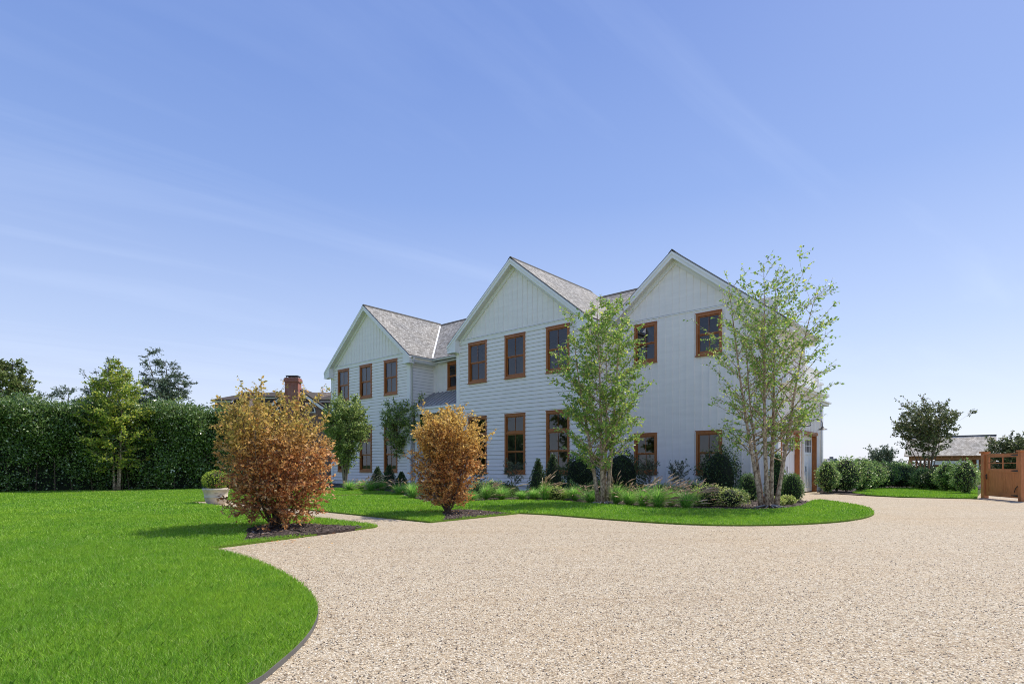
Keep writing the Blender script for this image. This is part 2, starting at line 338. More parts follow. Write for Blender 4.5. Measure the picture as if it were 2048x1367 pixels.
M['g_plume'] = leafmat('fountain_grass_bloom', [(0, (0.420, 0.264, 0.168)), (.5, (0.624, 0.432, 0.288)), (1, (0.840, 0.672, 0.480))], .3)
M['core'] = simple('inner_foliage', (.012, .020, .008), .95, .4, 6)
M['soil'] = simple('dark_soil', (.05, .035, .026), .95, .3, 12)
M['roots'] = simple('grey_root', (.33, .31, .29), .9, .3, 12)
M['planter'] = simple('cast_stone', (0.625, 0.537, 0.438), .85, .16, 6, .3, 60)
M['kerb'] = simple('steel_edging', (.13, .125, .12), .7, .2)

# ------------------------------------------------------------------ ground
def sheet(name, poly, z, m, skirt=0, kind='structure'):
    from mathutils.geometry import tessellate_polygon
    tri = tessellate_polygon([[Vector((x, y, 0)) for x, y in poly]])
    mb = MB(); mb.v = [(x, y, z) for x, y in poly]
    ar = sum(poly[i][0] * poly[(i + 1) % len(poly)][1] - poly[(i + 1) % len(poly)][0] * poly[i][1] for i in range(len(poly)))
    for a, b, c in tri:
        A, B, Cc = mb.v[a], mb.v[b], mb.v[c]
        if (B[0] - A[0]) * (Cc[1] - A[1]) - (B[1] - A[1]) * (Cc[0] - A[0]) < 0: b, c = c, b
        mb.f.append((a, b, c)); mb.uv += [(0, 0)] * 3
    if skirt:
        n = len(poly)
        for i in range(n):
            p, q = poly[i], poly[(i + 1) % n]
            mb.face([(p[0], p[1], z), (p[0], p[1], z - skirt), (q[0], q[1], z - skirt), (q[0], q[1], z)])
    o = mb.build(name, m); o['kind'] = kind; return o
def smooth_poly(pts, it=2):                       # Chaikin on an open run
    for _ in range(it):
        q = [pts[0]]
        for a, b in zip(pts[:-1], pts[1:]):
            q += [(a[0] * .75 + b[0] * .25, a[1] * .75 + b[1] * .25), (a[0] * .25 + b[0] * .75, a[1] * .25 + b[1] * .75)]
        q.append(pts[-1]); pts = q
    return pts
mb = MB(); mb.face([(-1500, -60, -.03), (1500, -60, -.03), (1500, 3500, -.03), (-1500, 3500, -.03)])
g = mb.build('ground', M['field']); g['kind'] = 'structure'
drive = [(-14, -12), (45, -12), (45, 12), (30, 22), (24, 24.5), gp(1962, 985), gp(1950, 997.5), gp(1895, 996.5), gp(1800, 994.5), gp(1720, 990.5), gp(1640, 985.5),
         sd(-6.5, 29.6), sd(-8, 29.6), sd(-8, 12), sd(-19, 16), sd(-21, 15), sd(-21, 6), sd(-9.5, 2)]
sheet('driveway', drive, 0.0, M['gravel'])
LZ = .035
curve = smooth_poly([gp(408, 1100), gp(450, 1106), gp(505, 1122), gp(560, 1146), gp(605, 1174), gp(632, 1204), gp(638, 1234), gp(622, 1270), gp(590, 1306), gp(550, 1340), gp(510, 1375), (-1.75, 2.4), (-3.2, 1.0), (-7, -1.5)])
lawnA = curve + [(-60, -6), (-60, 34), (-32, 44), sd(-36, 20), sd(-35.6, 16.6), sd(-30, 15.6), sd(-25, 16.2), sd(-20.4, 15.2), sd(-20.4, 6.75), sd(-9.5, 6.72), sd(-9.35, 6.55)]
bedfront = smooth_poly([sd(-19.4, 14.8), gp(835, 1003), gp(890, 1008), gp(950, 1004), gp(1020, 1001.5), gp(1100, 1002), gp(1190, 1009), gp(1270, 1014), gp(1350, 1018.5), gp(1440, 1021), gp(1530, 1021.5), gp(1585, 1018), gp(1608, 1012), gp(1622, 1003), gp(1640, 1000.5)])
stripr = smooth_poly([gp(1640, 1000.5), gp(1700, 1008.5), gp(1737, 1017), gp(1751, 1025), gp(1744, 1033), gp(1710, 1041), gp(1650, 1047), gp(1560, 1051), gp(1450, 1052), gp(1350, 1048.5), gp(1250, 1042), gp(1150, 1034), gp(1095, 1029.5), gp(1040, 1027)])
lawnB = bedfront + stripr[1:] + [sd(-9.25, 7.9), sd(-19.4, 7.85)]
lawnC = smooth_poly([gp(1955, 997.3), gp(1895, 996.2), gp(1800, 994), gp(1740, 990.5), gp(1705, 986)]) + [gp(1720, 980), gp(1760, 976.5), gp(1955, 975)]
for nm, pl in (('lawn', lawnA), ('lawn', lawnB), ('lawn', lawnC)): sheet(nm, pl, LZ, M['lawn'], .045)
bed1 = list(reversed(bedfront)) + [sd(-19.4, 22.5), sd(-6.5, 22.85), sd(-6.3, 23.0), sd(-4.6, 20.6)]
sheet('planting_bed', bed1, .016, M['mulch'])
sheet('planting_bed', [sd(-20.6, 15.3), sd(-25, 16.2), sd(-30, 15.6), sd(-35.6, 16.6), sd(-36, 20.8), sd(-20.6, 20.8)], .020, M['mulch'])
mul1 = smooth_poly([gp(484, 1086), gp(496, 1076), gp(488, 1062), gp(530, 1052), gp(600, 1050), gp(665, 1053), gp(735, 1056.5)]) + [gp(690, 1063.5), gp(600, 1074.5), gp(540, 1080)]
mul2 = smooth_poly([gp(886, 1042.5), gp(892, 1036), gp(880, 1028), gp(900, 1021), gp(950, 1022), gp(1000, 1027), gp(1022, 1028.5)]) + [gp(960, 1034.5)]
sheet('mulch_ring', mul1, .044, M['mulch'], .05); sheet('mulch_ring', mul2, .044, M['mulch'], .05)
sheet('shrub_bed', [gp(1634, 984), gp(1690, 988), gp(1730, 990), gp(1745, 984), gp(1800, 978.5), gp(1955, 978), gp(1990, 968), gp(1800, 962), gp(1636, 966)], .012, M['mulch'])

mb = MB()
ec = curve[24:]
for p, q in zip(ec[:-1], ec[1:]):
    dx, dy = q[0] - p[0], q[1] - p[1]; L = sqrt(dx * dx + dy * dy); nx_, ny_ = -dy / L * .005, dx / L * .005
    if p[0] + nx_ < p[0] - nx_: nx_, ny_ = -nx_, -ny_
    a, b, c, e = (p[0], p[1]), (q[0], q[1]), (q[0] + nx_, q[1] + ny_), (p[0] + nx_, p[1] + ny_)
    mb.face([(*a, .037), (*b, .037), (*c, .037), (*e, .037)]); mb.face([(*e, .037), (*c, .037), (*c, -.01), (*e, -.01)])
mb.build('lawn_edging', M['kerb'])['kind'] = 'structure'
def inpoly(X, Y, poly):
    r = np.zeros(len(X), bool); n = len(poly)
    for i in range(n):
        x0, y0 = poly[i]; x1, y1 = poly[(i + 1) % n]
        if y0 == y1: continue
        c = ((y0 > Y) != (y1 > Y)) & (X < (x1 - x0) * (Y - y0) / (y1 - y0) + x0); r ^= c
    return r
R = np.random.default_rng(7)
def visible(X, Y, m=.12): return (Y > 2.6) & (np.abs(X) < Y * (.92 + m))
def grass_pts(poly, dens_fn, box, n):
    X = R.uniform(box[0], box[1], n); Y = R.uniform(box[2], box[3], n)
    k = inpoly(X, Y, poly) & visible(X, Y) & ~inpoly(X, Y, mul1) & ~inpoly(X, Y, mul2)
    return X[k], Y[k]
def blades(X, Y, h, w, z0):
    n = len(X); a = R.uniform(0, 2 * pi, n); b = R.uniform(0, 2 * pi, n); hh = h * R.uniform(.5, 1.25, n)
    ln = hh * R.uniform(.15, .95, n); ww = w * R.uniform(.7, 1.3, n)
    V = np.zeros((n, 5, 3), np.float32)   # a bent blade: quad + tip as a pentagon-like strip
    cx, cy = np.cos(a) * ww, np.sin(a) * ww; lx, ly = np.cos(b) * ln, np.sin(b) * ln
    V[:, 0] = np.stack([X - cx, Y - cy, np.full(n, z0)], 1); V[:, 1] = np.stack([X + cx, Y + cy, np.full(n, z0)], 1)
    V[:, 2] = np.stack([X + cx * .8 + lx * .35, Y + cy * .8 + ly * .35, z0 + hh * .6], 1)
    V[:, 3] = np.stack([X + lx, Y + ly, z0 + hh], 1)
    V[:, 4] = np.stack([X - cx * .8 + lx * .35, Y - cy * .8 + ly * .35, z0 + hh * .6], 1)
    return V.reshape(-1, 3)
Vs = []
for poly in (lawnA, lawnB, lawnC):
    xs = [p[0] for p in poly]; ys = [p[1] for p in poly]
    for (y0, y1, dens, h, w) in ((2.6, 5.5, 13000, .038, .0013), (5.5, 9, 5200, .042, .0023), (9, 14, 2000, .045, .0044), (14, 32, 700, .05, .009)):
        a, b = max(min(ys), y0), min(max(ys), y1)
        if b <= a: continue
        xa, xb = max(min(xs), -1.05 * b), min(max(xs), 1.05 * b)
        n = int((xb - xa) * (b - a) * dens)
        X, Y = grass_pts(poly, None, (xa, xb, a, b), n)
        Vs.append(blades(X, Y, h, w, LZ))
npmesh('grass', np.concatenate(Vs), 5, M['blade'])['kind'] = 'stuff'
# loose stones on the near drive
def stones(n, box, r):
    X = R.uniform(box[0], box[1], n); Y = R.uniform(box[2], box[3], n)
    k = (R.uniform(0, 1, n) < np.clip((box[3] - Y) / (box[3] - box[2]) * 1.6, 0, 1))
    k &= ~inpoly(X, Y, lawnA) & ~inpoly(X, Y, lawnB) & visible(X, Y) & ~inpoly(X, Y, mul1) & ~inpoly(X, Y, mul2); X, Y = X[k], Y[k]; n = len(X)
    rr = r * R.uniform(.5, 1.3, n); a = R.uniform(0, 2 * pi, n); e = R.uniform(.6, 1, n)
    o = np.array([(1, 0, 0), (0, 1, 0), (-1, 0, 0), (0, -1, 0), (0, 0, 1)], np.float32)
    P = np.zeros((n, 5, 3), np.float32)
    for i in range(5):
        x, y = o[i, 0] * rr * (1 + R.uniform(-.25, .25, n)), o[i, 1] * rr * e * (1 + R.uniform(-.25, .25, n))
        P[:, i, 0] = X + x * np.cos(a) - y * np.sin(a); P[:, i, 1] = Y + x * np.sin(a) + y * np.cos(a); P[:, i, 2] = .001 + o[i, 2] * rr * .8
    P[:, 4, :2] += (R.uniform(-.3, .3, (n, 2)) * rr[:, None])
    return P
P = np.concatenate([stones(110000, (-4, 8, 2.7, 7.5), .0065), stones(110000, (-8, 13, 2.7, 13.5), .008)])
me = bpy.data.meshes.new('gravel_stones'); n = len(P)
me.vertices.add(n * 5); me.vertices.foreach_set('co', P.ravel())
fi = (np.arange(n)[:, None, None] * 5 + np.array([(0, 1, 4), (1, 2, 4), (2, 3, 4), (3, 0, 4)])[None]).reshape(-1).astype(np.int32)
me.loops.add(len(fi)); me.loops.foreach_set('vertex_index', fi); me.polygons.add(n * 4)
me.polygons.foreach_set('loop_start', np.arange(0, n * 12, 3, dtype=np.int32)); me.polygons.foreach_set('loop_total', np.full(n * 4, 3, np.int32))
me.polygons.foreach_set('use_smooth', np.ones(n * 4, bool))
me.materials.append(M['pebble']); me.update(calc_edges=True)
o = bpy.data.objects.new('gravel', me); COL.objects.link(o); o['kind'] = 'stuff'

# bark chips lying on the mulch
bx_ = [(mul1, 260), (mul2, 220), (bed1, 150)]
PV = []
for poly, dn in bx_:
    xs = [p[0] for p in poly]; ys = [p[1] for p in poly]; n = int((max(xs) - min(xs)) * (max(ys) - min(ys)) * dn)
    X = R.uniform(min(xs), max(xs), n); Y = R.uniform(min(ys), max(ys), n); k = inpoly(X, Y, poly); X, Y = X[k], Y[k]; n = len(X); a = R.uniform(0, 2 * pi, n)
    L = R.uniform(.015, .04, n); w = R.uniform(.006, .014, n); z = (.048 if poly is not bed1 else .022) + R.uniform(0, .012, n); t = R.uniform(-.012, .012, n)
    cx, cy = np.cos(a), np.sin(a)
    PV.append(np.stack([np.stack([X - cx * L - cy * w, Y - cy * L + cx * w, z - t], 1), np.stack([X - cx * L + cy * w, Y - cy * L - cx * w, z - t + .004], 1),
                        np.stack([X + cx * L + cy * w, Y + cy * L - cx * w, z + t + .004], 1), np.stack([X + cx * L - cy * w, Y + cy * L + cx * w, z + t], 1)], 1).reshape(-1, 3))
def chipm():
    t = NT('bark_chip'); g = t.n.new('ShaderNodeNewGeometry')
    t.col(t.ramp(g.outputs['Random Per Island'], [(0, (.02, .014, .011)), (.6, (.075, .05, .04)), (.9, (.16, .12, .10)), (1, (.34, .28, .24))])); t.b.inputs['Roughness'].default_value = .9; return t.m
npmesh('bark_chips', np.concatenate(PV), 4, chipm())['kind'] = 'stuff'

def litter(cx, cy, r, n, z):
    a = R.uniform(0, 2 * pi, n); q = r * np.abs(R.normal(0, .5, n)); X, Y = cx + np.cos(a) * q - .3 * r * R.uniform(0, 1, n), cy + np.sin(a) * q; b = R.uniform(0, 2 * pi, n); L = R.uniform(.018, .035, n)
    cxx, cyy = np.cos(b) * L, np.sin(b) * L; zz = z + R.uniform(0, .012, n); t = R.uniform(-.01, .014, n)
    return np.stack([np.stack([X - cxx, Y - cyy, zz], 1), np.stack([X + cyy * .5, Y - cxx * .5, zz + .004], 1), np.stack([X + cxx, Y + cyy, zz + np.abs(t)], 1), np.stack([X - cyy * .5, Y + cxx * .5, zz + .006], 1)], 1).reshape(-1, 3)
LIT = [litter(*gp(550, 1056), 1.5, 170, .052), litter(*gp(895, 1027), 1.2, 110, .052), litter(*gp(600, 1085), 1.6, 45, .012), litter(*gp(233, 985), 2.2, 60, .075)]

# ------------------------------------------------------------------ the house, built in local (s, d, z)
HO = (-20.0, 22.0, 0.0)
house = empty('farmhouse', (*sd(HO[0], HO[1]), 0), math.atan2(UY, UX))
tag(house, 'white two-storey farmhouse with three front gables and cedar framed windows', 'house')
HW = M['white']
def part(mb, name, m, parent=house, **k):
    return mb.build(name, m, parent, off=HO if parent is house or True else None, **k)
DL, D3, DR = 20.6, 22.93, 22.4
L0, L1, M0, M1, T0, T1 = -34.4, -25.95, -21.9, -13.75, -14.76, -6.44
wins = []            # (s0, s1, z0, z1, d, type)
for a, b in ((-33.59, -32.29), (-31.02, -29.72), (-28.42, -27.12)):
    wins += [(a, b, 5.53, 7.62, DL, 'two', 1), (a, b, .84, 3.75, DL, 'tall', 1)]
for a, b in ((-21.03, -19.72), (-18.46, -17.15), (-15.87, -14.56)):
    wins += [(a, b, 5.53, 7.62, DL, 'two', 0), (a, b, .85, 3.75, DL, 'tall', 0)]
for a, b in ((-12.58, -11.47), (-9.67, -8.58)):
    wins += [(a, b, 5.86, 7.62, D3, 'two', 0), (a, b, .87, 2.67, D3, 'two', 0)]
wins += [(-24.64, -23.34, 5.72, 7.30, DR, 'two', 0)]
def cuts(s0, s1, z0, z1, d):
    """intervals of [s0,s1] free of windows for the row z0..z1"""
    segs = [(s0, s1)]
    for w in wins:
        if abs(w[4] - d) > .01 or w[3] - .03 <= z0 + .001 or w[2] + .03 >= z1 - .001: continue
        a, b = w[0] + .03, w[1] - .03; ns = []
        for x, y in segs:
            if b <= x or a >= y: ns.append((x, y)); continue
            if a > x: ns.append((x, a))
            if b < y: ns.append((b, y))
        segs = ns
    return segs
def zbreaks(s0, s1, z0, z1, d):
    br = {z0, z1}
    for w in wins:
        if abs(w[4] - d) < .01 and w[1] > s0 and w[0] < s1:
            for z in (w[2] + .03, w[3] - .03):
                if z0 < z < z1: br.add(z)
    return sorted(br)
def clap_front(s0, s1, z0, z1, d, name='wall', pitch=.188):
    mb = MB(); n = round((z1 - z0) / pitch); p = (z1 - z0) / n
    for i in range(n):
        a, b = z0 + i * p, z0 + (i + 1) * p; br = zbreaks(s0, s1, a, b, d)
        for za, zb in zip(br[:-1], br[1:]):
            ya = d - .034 + .026 * (za - a) / p; yb = d - .034 + .026 * (zb - a) / p
            for x, y in cuts(s0, s1, za, zb, d):
                mb.face([(x, ya, za), (y, ya, za), (y, yb, zb), (x, yb, zb)])
                if za == a: mb.face([(x, d + .004, za), (y, d + .004, za), (y, ya, za), (x, ya, za)])
    part(mb, name, M['siding'])
    mb = MB()                                        # dark strip painting the shade line under each board lip
    for i in range(1, n):
        a = z0 + i * p
        for x, y in cuts(s0, s1, a - .014, a, d):
            mb.face([(x, d - .0115, a - .018), (y, d - .0115, a - .018), (y, d - .0115, a - .0005), (x, d - .0115, a - .0005)])
    part(mb, 'lap_shade_line', M['shade_line'])
def clap_side(d0, d1, z0, z1, s, sign=1, pitch=.188):
    mb = MB(); g_ = MB(); n = round((z1 - z0) / pitch); p = (z1 - z0) / n
    for i in range(n):
        a, b = z0 + i * p, z0 + (i + 1) * p; xa, xb = s + sign * .034, s + sign * .008
        mb.face([(xa, d0, a), (xa, d1, a), (xb, d1, b), (xb, d0, b)]); mb.face([(s, d0, a), (s, d1, a), (xa, d1, a), (xa, d0, a)])
        if i: g_.face([(s + sign * .0115, d0, a - .018), (s + sign * .0115, d1, a - .018), (s + sign * .0115, d1, a - .0005), (s + sign * .0115, d0, a - .0005)])
    part(mb, 'wall', M['siding']); part(g_, 'lap_shade_line', M['shade_line'])  # second mesh: dark strips painting the shade below the lips
def bb_front(s0, s1, z0, z1, d, pitch=.33, name='wall'):
    mb = MB(); br = zbreaks(s0, s1, z0, z1, d)
    for za, zb in zip(br[:-1], br[1:]):
        for x, y in cuts(s0, s1, za, zb, d): mb.face([(x, d, za), (y, d, za), (y, d, zb), (x, d, zb)])
    n = round((s1 - s0) / pitch)
    for i in range(n + 1):
        x = s0 + (s1 - s0) * i / n
        bl = [(z0, z1)]
        for w in wins:
            if abs(w[4] - d) < .01 and w[0] - .02 < x < w[1] + .02:
                nb = []
                for a, b in bl:
                    if w[2] > a: nb.append((a, min(b, w[2])))
                    if w[3] < b: nb.append((max(a, w[3]), b))
                bl = [q for q in nb if q[1] > q[0]]
        for a, b in bl: mb.box(x - .026, x + .026, d - .022, d + .001, a, b)
    part(mb, name, M['siding'])
def bb_side(d0, d1, z0, z1, s, sign=1, pitch=.33, holes=(), name='wall'):
    mb = MB(); ds = sorted({d0, d1, *[h[0] for h in holes], *[h[1] for h in holes]}); zs = sorted({z0, z1, *[h[2] for h in holes], *[h[3] for h in holes]})
    for a, b in zip(ds[:-1], ds[1:]):
        for c, e in zip(zs[:-1], zs[1:]):
            if any(h[0] <= a and h[1] >= b and h[2] <= c and h[3] >= e for h in holes): continue
            mb.face([(s, a, c), (s, b, c), (s, b, e), (s, a, e)])
    n = round((d1 - d0) / pitch)
    for i in range(n + 1):
        y = d0 + (d1 - d0) * i / n; bl = [(z0, z1)]
        for h in holes:
            if h[0] - .06 < y < h[1] + .06: bl = [(a, b) for a, b in ((z0, h[2]), (h[3] + .12, z1)) if b > a]
        for a, b in bl: mb.box(s + sign * .001, s + sign * .032, y - .026, y + .026, a, b)
    part(mb, name, M['siding'])
def gable(s0, s1, zf, zt, zp, d):
    """board-and-batten triangle above zf; roof underside from zt at s0/s1 to zp at the middle"""
    c = (s0 + s1) / 2; k = (zp - zt) / (c - s0)
    def top(x): return zp - k * abs(x - c)
    xa = s0 if zt >= zf else c - (zp - zf) / k; xb = 2 * c - xa
    mb = MB(); pts = [(xa, d, zf), (xb, d, zf)]
    if zt > zf: pts += [(s1, d, zt), (c, d, zp), (s0, d, zt)]
    else: pts += [(c, d, zp)]
    mb.face(pts)
    n = int((xb - xa) / .31)
    for i in range(n + 1):
        x = c + (i - n / 2) * .31
        t = top(x) - .24
        if t > zf + .05: mb.box(x - .022, x + .022, d - .02, d + .001, zf, t)
    part(mb, 'gable_wall', M['siding'])
ZF = 7.81
# front walls
clap_front(L0, L1, .25, ZF, DL); clap_front(M0, M1, .25, ZF, DL)
bb_front(T0 + .99, T1, .2, ZF - .02, D3)
bb_front(L1, M0, 4.6, 7.72, DR); 
for s0, s1, d in ((L0, L1, DL), (M0, M1, DL), (M1, T1, D3), (L1, M0, DR)):
    mb = MB(); mb.box(s0 + .02, s1 - .02, d + .02, d + .3, 0, .26); part(mb, 'foundation', M['soffit'])
mb = MB(); mb.face([(L1, DR, .1), (M0, DR, .1), (M0, DR, 4.6), (L1, DR, 4.6)]); part(mb, 'wall', M['siding'])
mb = MB(); mb.box(-24.6, -23.3, DR - .06, DR - .002, .25, 2.7); part(mb, 'front_door', M['cedar'])
# side walls
clap_side(DL, DR, .25, 7.72, L1, 1); clap_side(DL, DR, .25, 7.72, M0, -1); bb_side(DL, D3, .2, 7.7, M1, 1)
bb_side(DL, 30, .2, 7.7, L0, -1)
OPN = [(23.4, 26.07, .02, 2.62), (26.42, 29.02, .02, 2.62)]
bb_side(D3, 26.8, 4.66, 6.9, T1, 1, .27); bb_side(D3, 29.8, .03, 4.42, T1, 1, .27, OPN)
mb = MB()
for pts in ([(L0, 31.4), (L0, 30)], [(-12, 31.4), (L0, 31.4)], [(-12, 27), (-12, 31.4)], [(T1, 26.8), (-12, 26.8)], [(T1, 29.8), (-12, 29.8)]):
    (a, b), (c, e) = pts; zt = 4.4 if b == 29.8 else 7.7 if b != 26.8 else 6.9
    mb.face([(a, b, 0), (c, e, 0), (c, e, zt), (a, b, zt)])
mb.face([(L0, 20.6, 4.45), (-12, 20.6 + 2.3, 4.45), (-12, 31.4, 4.45), (L0, 31.4, 4.45)])
part(mb, 'rear_wall', M['soffit'])
mb = MB()                                            # inner partitions behind the windows
mb.box(L0 + .1, L1 - .1, DL + 2.2, DL + 2.3, .1, 7.7); mb.box(M0 + .1, M1 - .1, DL + 2.5, DL + 2.6, .1, 7.7); mb.box(M1 + .1, T1 - .3, D3 + 2.4, D3 + 2.5, .1, 7.0)
for z in (.2, 4.5): mb.box(L0 + .1, L1 - .1, DL + .15, DL + 2.2, z, z + .1); mb.box(M0 + .1, M1 - .1, DL + .15, DL + 2.5, z, z + .1); mb.box(M1 + .1, T1 - .3, D3 + .15, D3 + 2.4, z, z + .1)
mb.box(L0 + .1, M0, DR + 1.6, DR + 1.7, 4.6, 7.6)
mb.box(L0 + .3, L1 - .3, DL + .1, DL + 2.3, 7.70, 7.74); mb.box(M0 + .3, M1 - .3, DL + .1, DL + 2.6, 7.70, 7.74); mb.box(M1 + .1, -7.6, D3 + .1, D3 + 2.5, 7.70, 7.74)
mb.box(M1 + .1, -7.6, D3 + 2.5, D3 + 2.6, 4.5, 7.70); mb.box(-7.65, -7.6, D3 + .1, D3 + 2.5, 4.6, 7.70); mb.box(L0, M0, DR + .1, DR + 1.7, 7.3, 7.34)
part(mb, 'room_wall', M['interior'])
# corner boards, friezes
mb = MB(); 
for s, d, z in ((L0, DL, 7.7), (L1, DL, 7.5), (M0, DL, 7.55), (M1, DL, 7.55)):
    w = .2; x0, x1 = (s, s + w) if s in (L0, M0) else (s - w, s)
    mb = MB(); mb.box(x0 - (.045 if s in (L0, M0) else 0), x1 + (.045 if s in (L1, M1) else 0), d - .05, d + .16, .2, z); part(mb, 'corner_board', HW, bevel=.006)
mb = MB(); mb.box(T1 - .02, T1 + .042, 29.65, 29.83, .05, 4.4); part(mb, 'corner_board', HW)
mb = MB(); mb.box(T1 - .13, T1 + .042, D3 - .042, D3 + .13, .15, 6.75)
part(mb, 'corner_board', HW, bevel=.006)
mb = MB()
for s0, s1 in ((L0 + .25, L1 - .25), (M0 + .25, M1 - .25)):
    mb = MB(); mb.box(s0, s1, DL - .045, DL - .002, ZF - .16, ZF + .02); mb.box(s0 - .03, s1 + .03, DL - .075, DL - .03, ZF + .02, ZF + .05); part(mb, 'frieze_board', HW)
mb = MB()
mb.box(T0 + 1.1, T1 - 1.2, D3 - .03, D3 - .002, ZF - .03, ZF + .01)
part(mb, 'frieze_board', HW)
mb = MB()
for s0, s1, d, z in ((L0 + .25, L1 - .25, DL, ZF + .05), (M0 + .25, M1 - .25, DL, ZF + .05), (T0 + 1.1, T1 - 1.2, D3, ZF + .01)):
    mb = MB(); mb.box(s0 - .03, s1 + .03, d - (.078 if d == DL else .033), d - .003, z + .001, z + .018); part(mb, 'frieze_shade_line', M['shade_line'])  # thin dark strip painting a shade line along the frieze moulding
KS = .81
def wing(c, half, zp, d, d1, name, zt_wall):
    """gabled roof wing: ridge at s=c, z=zp (top surface); eave tips at c+-half"""
    ze = zp - KS * half; th = .07; df = d - .36
    for sg in (-1, 1):
        mb = MB(); L = sqrt(half ** 2 + (zp - ze) ** 2)
        a, b, cc, e = (c, df, zp), (c + sg * half, df, ze), (c + sg * half, d1, ze), (c, d1, zp)
        uv = [(df, L), (df, 0), (d1, 0), (d1, L)]
        if sg > 0: mb.face([a, b, cc, e], uv)
        else: mb.face([e, cc, b, a], list(reversed(uv)))
        lo = [(p[0], p[1], p[2] - th) for p in (a, b, cc, e)]
        mb.face([lo[3], lo[2], lo[1], lo[0]], [(0, 0)] * 4); mb.face([a, lo[0], lo[1], b], [(0, 0), (0, .05), (.1, .05), (.1, 0)]); mb.face([b, lo[1], lo[2], cc], [(0, 0)] * 4)
        part(mb, 'roof', M['shingle'])
    t0 = th + .004                                    # dark shingle edge, then rake board, soffit, wall frieze
    def band(off0, off1, y0, y1, m, nm, trim=0):
        hw = half - trim
        poly = [(c - hw, zp - KS * hw - off0), (c, zp - off0), (c + hw, zp - KS * hw - off0), (c + hw, zp - KS * hw - off1), (c, zp - off1), (c - hw, zp - KS * hw - off1)]
        mb = MB()
        for q in ((0, 1, 4, 5), (1, 2, 3, 4)): mb.prism([poly[i] for i in q], y0, y1, 'y')
        return part(mb, nm, m, bevel=0)
    band(t0, t0 + .12, df - .035, df + .02, HW, 'rake_board'); band(t0 + .12, t0 + .28, df - .008, df + .03, HW, 'rake_board', .0)
    band(t0 + .22, t0 + .26, df + .03, d, M['soffit'], 'rake_soffit', .02)
    band(t0 + .26, t0 + .46, d - .055, d - .002, HW, 'rake_frieze', .34)
    band(t0 + .46, t0 + .48, d - .085, d - .002, HW, 'rake_moulding', .5)
    for sg in (-1, 1):                                # boxed eave return at each foot of the gable
        x0 = c + sg * half; mb = MB()
        if name == 'third' and sg < 0: continue
        zb = ze - .42; w = .62
        poly = [(x0 + sg * .02, ze - t0), (x0 - sg * w, ze - t0 + KS * w), (x0 - sg * w, zb), (x0 - sg * .04, zb), (x0 + sg * .02, zb + .1)]
        if sg > 0: poly.reverse()
        mb.prism(poly, df - .0, df + .33, 'y'); part(mb, 'eave_return', HW)
        mb = MB(); mb.box(min(x0 + sg * .02, x0 - sg * (w + .02)), max(x0 + sg * .02, x0 - sg * (w + .02)), df - .03, df + .34, zb - .045, zb); part(mb, 'eave_moulding', HW)
        mb = MB(); xa, xb = sorted((x0 - sg * .03, x0 - sg * .44)); mb.box(xa, xb, df + .34, d1, zb + .04, zb + .08)      # level soffit
        mb.box(*sorted((x0 - sg * .0, x0 - sg * .035)), df + .34, d1, zb + .08, ze - t0 + .01); part(mb, 'eave_soffit', M['soffit'])
    mb = MB(); mb.prism([(c - .16, zp - .16 * KS + .012), (c, zp + .03), (c + .16, zp - .16 * KS + .012), (c + .16, zp - .16 * KS - .02), (c - .16, zp - .16 * KS - .02)], df - .01, d1, 'y')
    part(mb, 'ridge_cap', M['shingle'])
    return ze
RD, RZ = 26.7, 11.28
wing((L0 + L1) / 2, 4.62, 11.36, DL, RD, 'left', 7.7); wing((M0 + M1) / 2, 4.50, 11.33, DL, RD + .6, 'mid', 7.7)
wing((T0 + T1) / 2, 4.56, 10.52, D3, 27.15, 'third', 6.8)
gable(L0 + .02, L1 - .02, ZF, 7.7, 11.1, DL - .004); gable(M0 + .02, M1 - .02, ZF, 7.7, 11.1, DL - .004); gable(T0 + .02, T1 - .02, ZF, 6.85, 10.3, D3 - .0)
mb = MB(); c3 = (T0 + T1) / 2                          # wall strip beside the third gable, below its slope
mb.face([(-8.0, D3 + .002, 6.6), (T1, D3 + .002, 6.6), (T1, D3 + .002, 6.9), (-8.0, D3 + .002, 8.2)]); part(mb, 'gable_wall', M['siding'])
# main roof, ridge along the front
def roofquad(pts, flip=False, m='shingle', th=.07):
    p0, p1, p2, p3 = [Vector(p) for p in pts]; L = (p3 - p0).length; Wd = (p1 - p0).length
    mb = MB(); uv = [(0, 0), (Wd, 0), (Wd, L), (0, L)]; mb.face([p0, p1, p2, p3], uv)
    q = [p - Vector((0, 0, th)) for p in (p0, p1, p2, p3)]; mb.face([q[3], q[2], q[1], q[0]], [(0, 0)] * 4); mb.face([p0, q[0], q[1], p1], [(0, 0)] * 4)
    part(mb, 'roof', M[m])
ek = .785; ed, ez = 22.02, 7.62
roofquad([(-30.4, ed, ez), (-17.8, ed, ez), (-17.8, RD, RZ), (-30.4, RD, RZ)])
RZ2 = 10.70
roofquad([(-17.8, ed, ez - .56), (-14.0, ed, ez - .56), (-12.0, RD + .2, RZ2), (-17.8, RD + .2, RZ2)])
roofquad([(-17.8, 31.6, ez - .2), (-34.6, 31.6, ez - .2), (-34.6, RD, RZ), (-17.8, RD, RZ)]); roofquad([(-12.0, 31.6, ez - .6), (-17.8, 31.6, ez - .6), (-17.8, RD + .2, RZ2), (-12.0, RD + .2, RZ2)])
mb = MB(); mb.prism([(RD - .18, RZ - .12), (RD, RZ + .035), (RD + .18, RZ - .12), (RD, RZ - .2)], -34, -17.8, 'x'); part(mb, 'ridge_cap', M['shingle']); mb = MB(); mb.prism([(RD + .02, RZ2 - .12), (RD + .2, RZ2 + .035), (RD + .38, RZ2 - .12), (RD + .2, RZ2 - .2)], -17.7, -12.0, 'x'); part(mb, 'ridge_cap', M['shingle'])
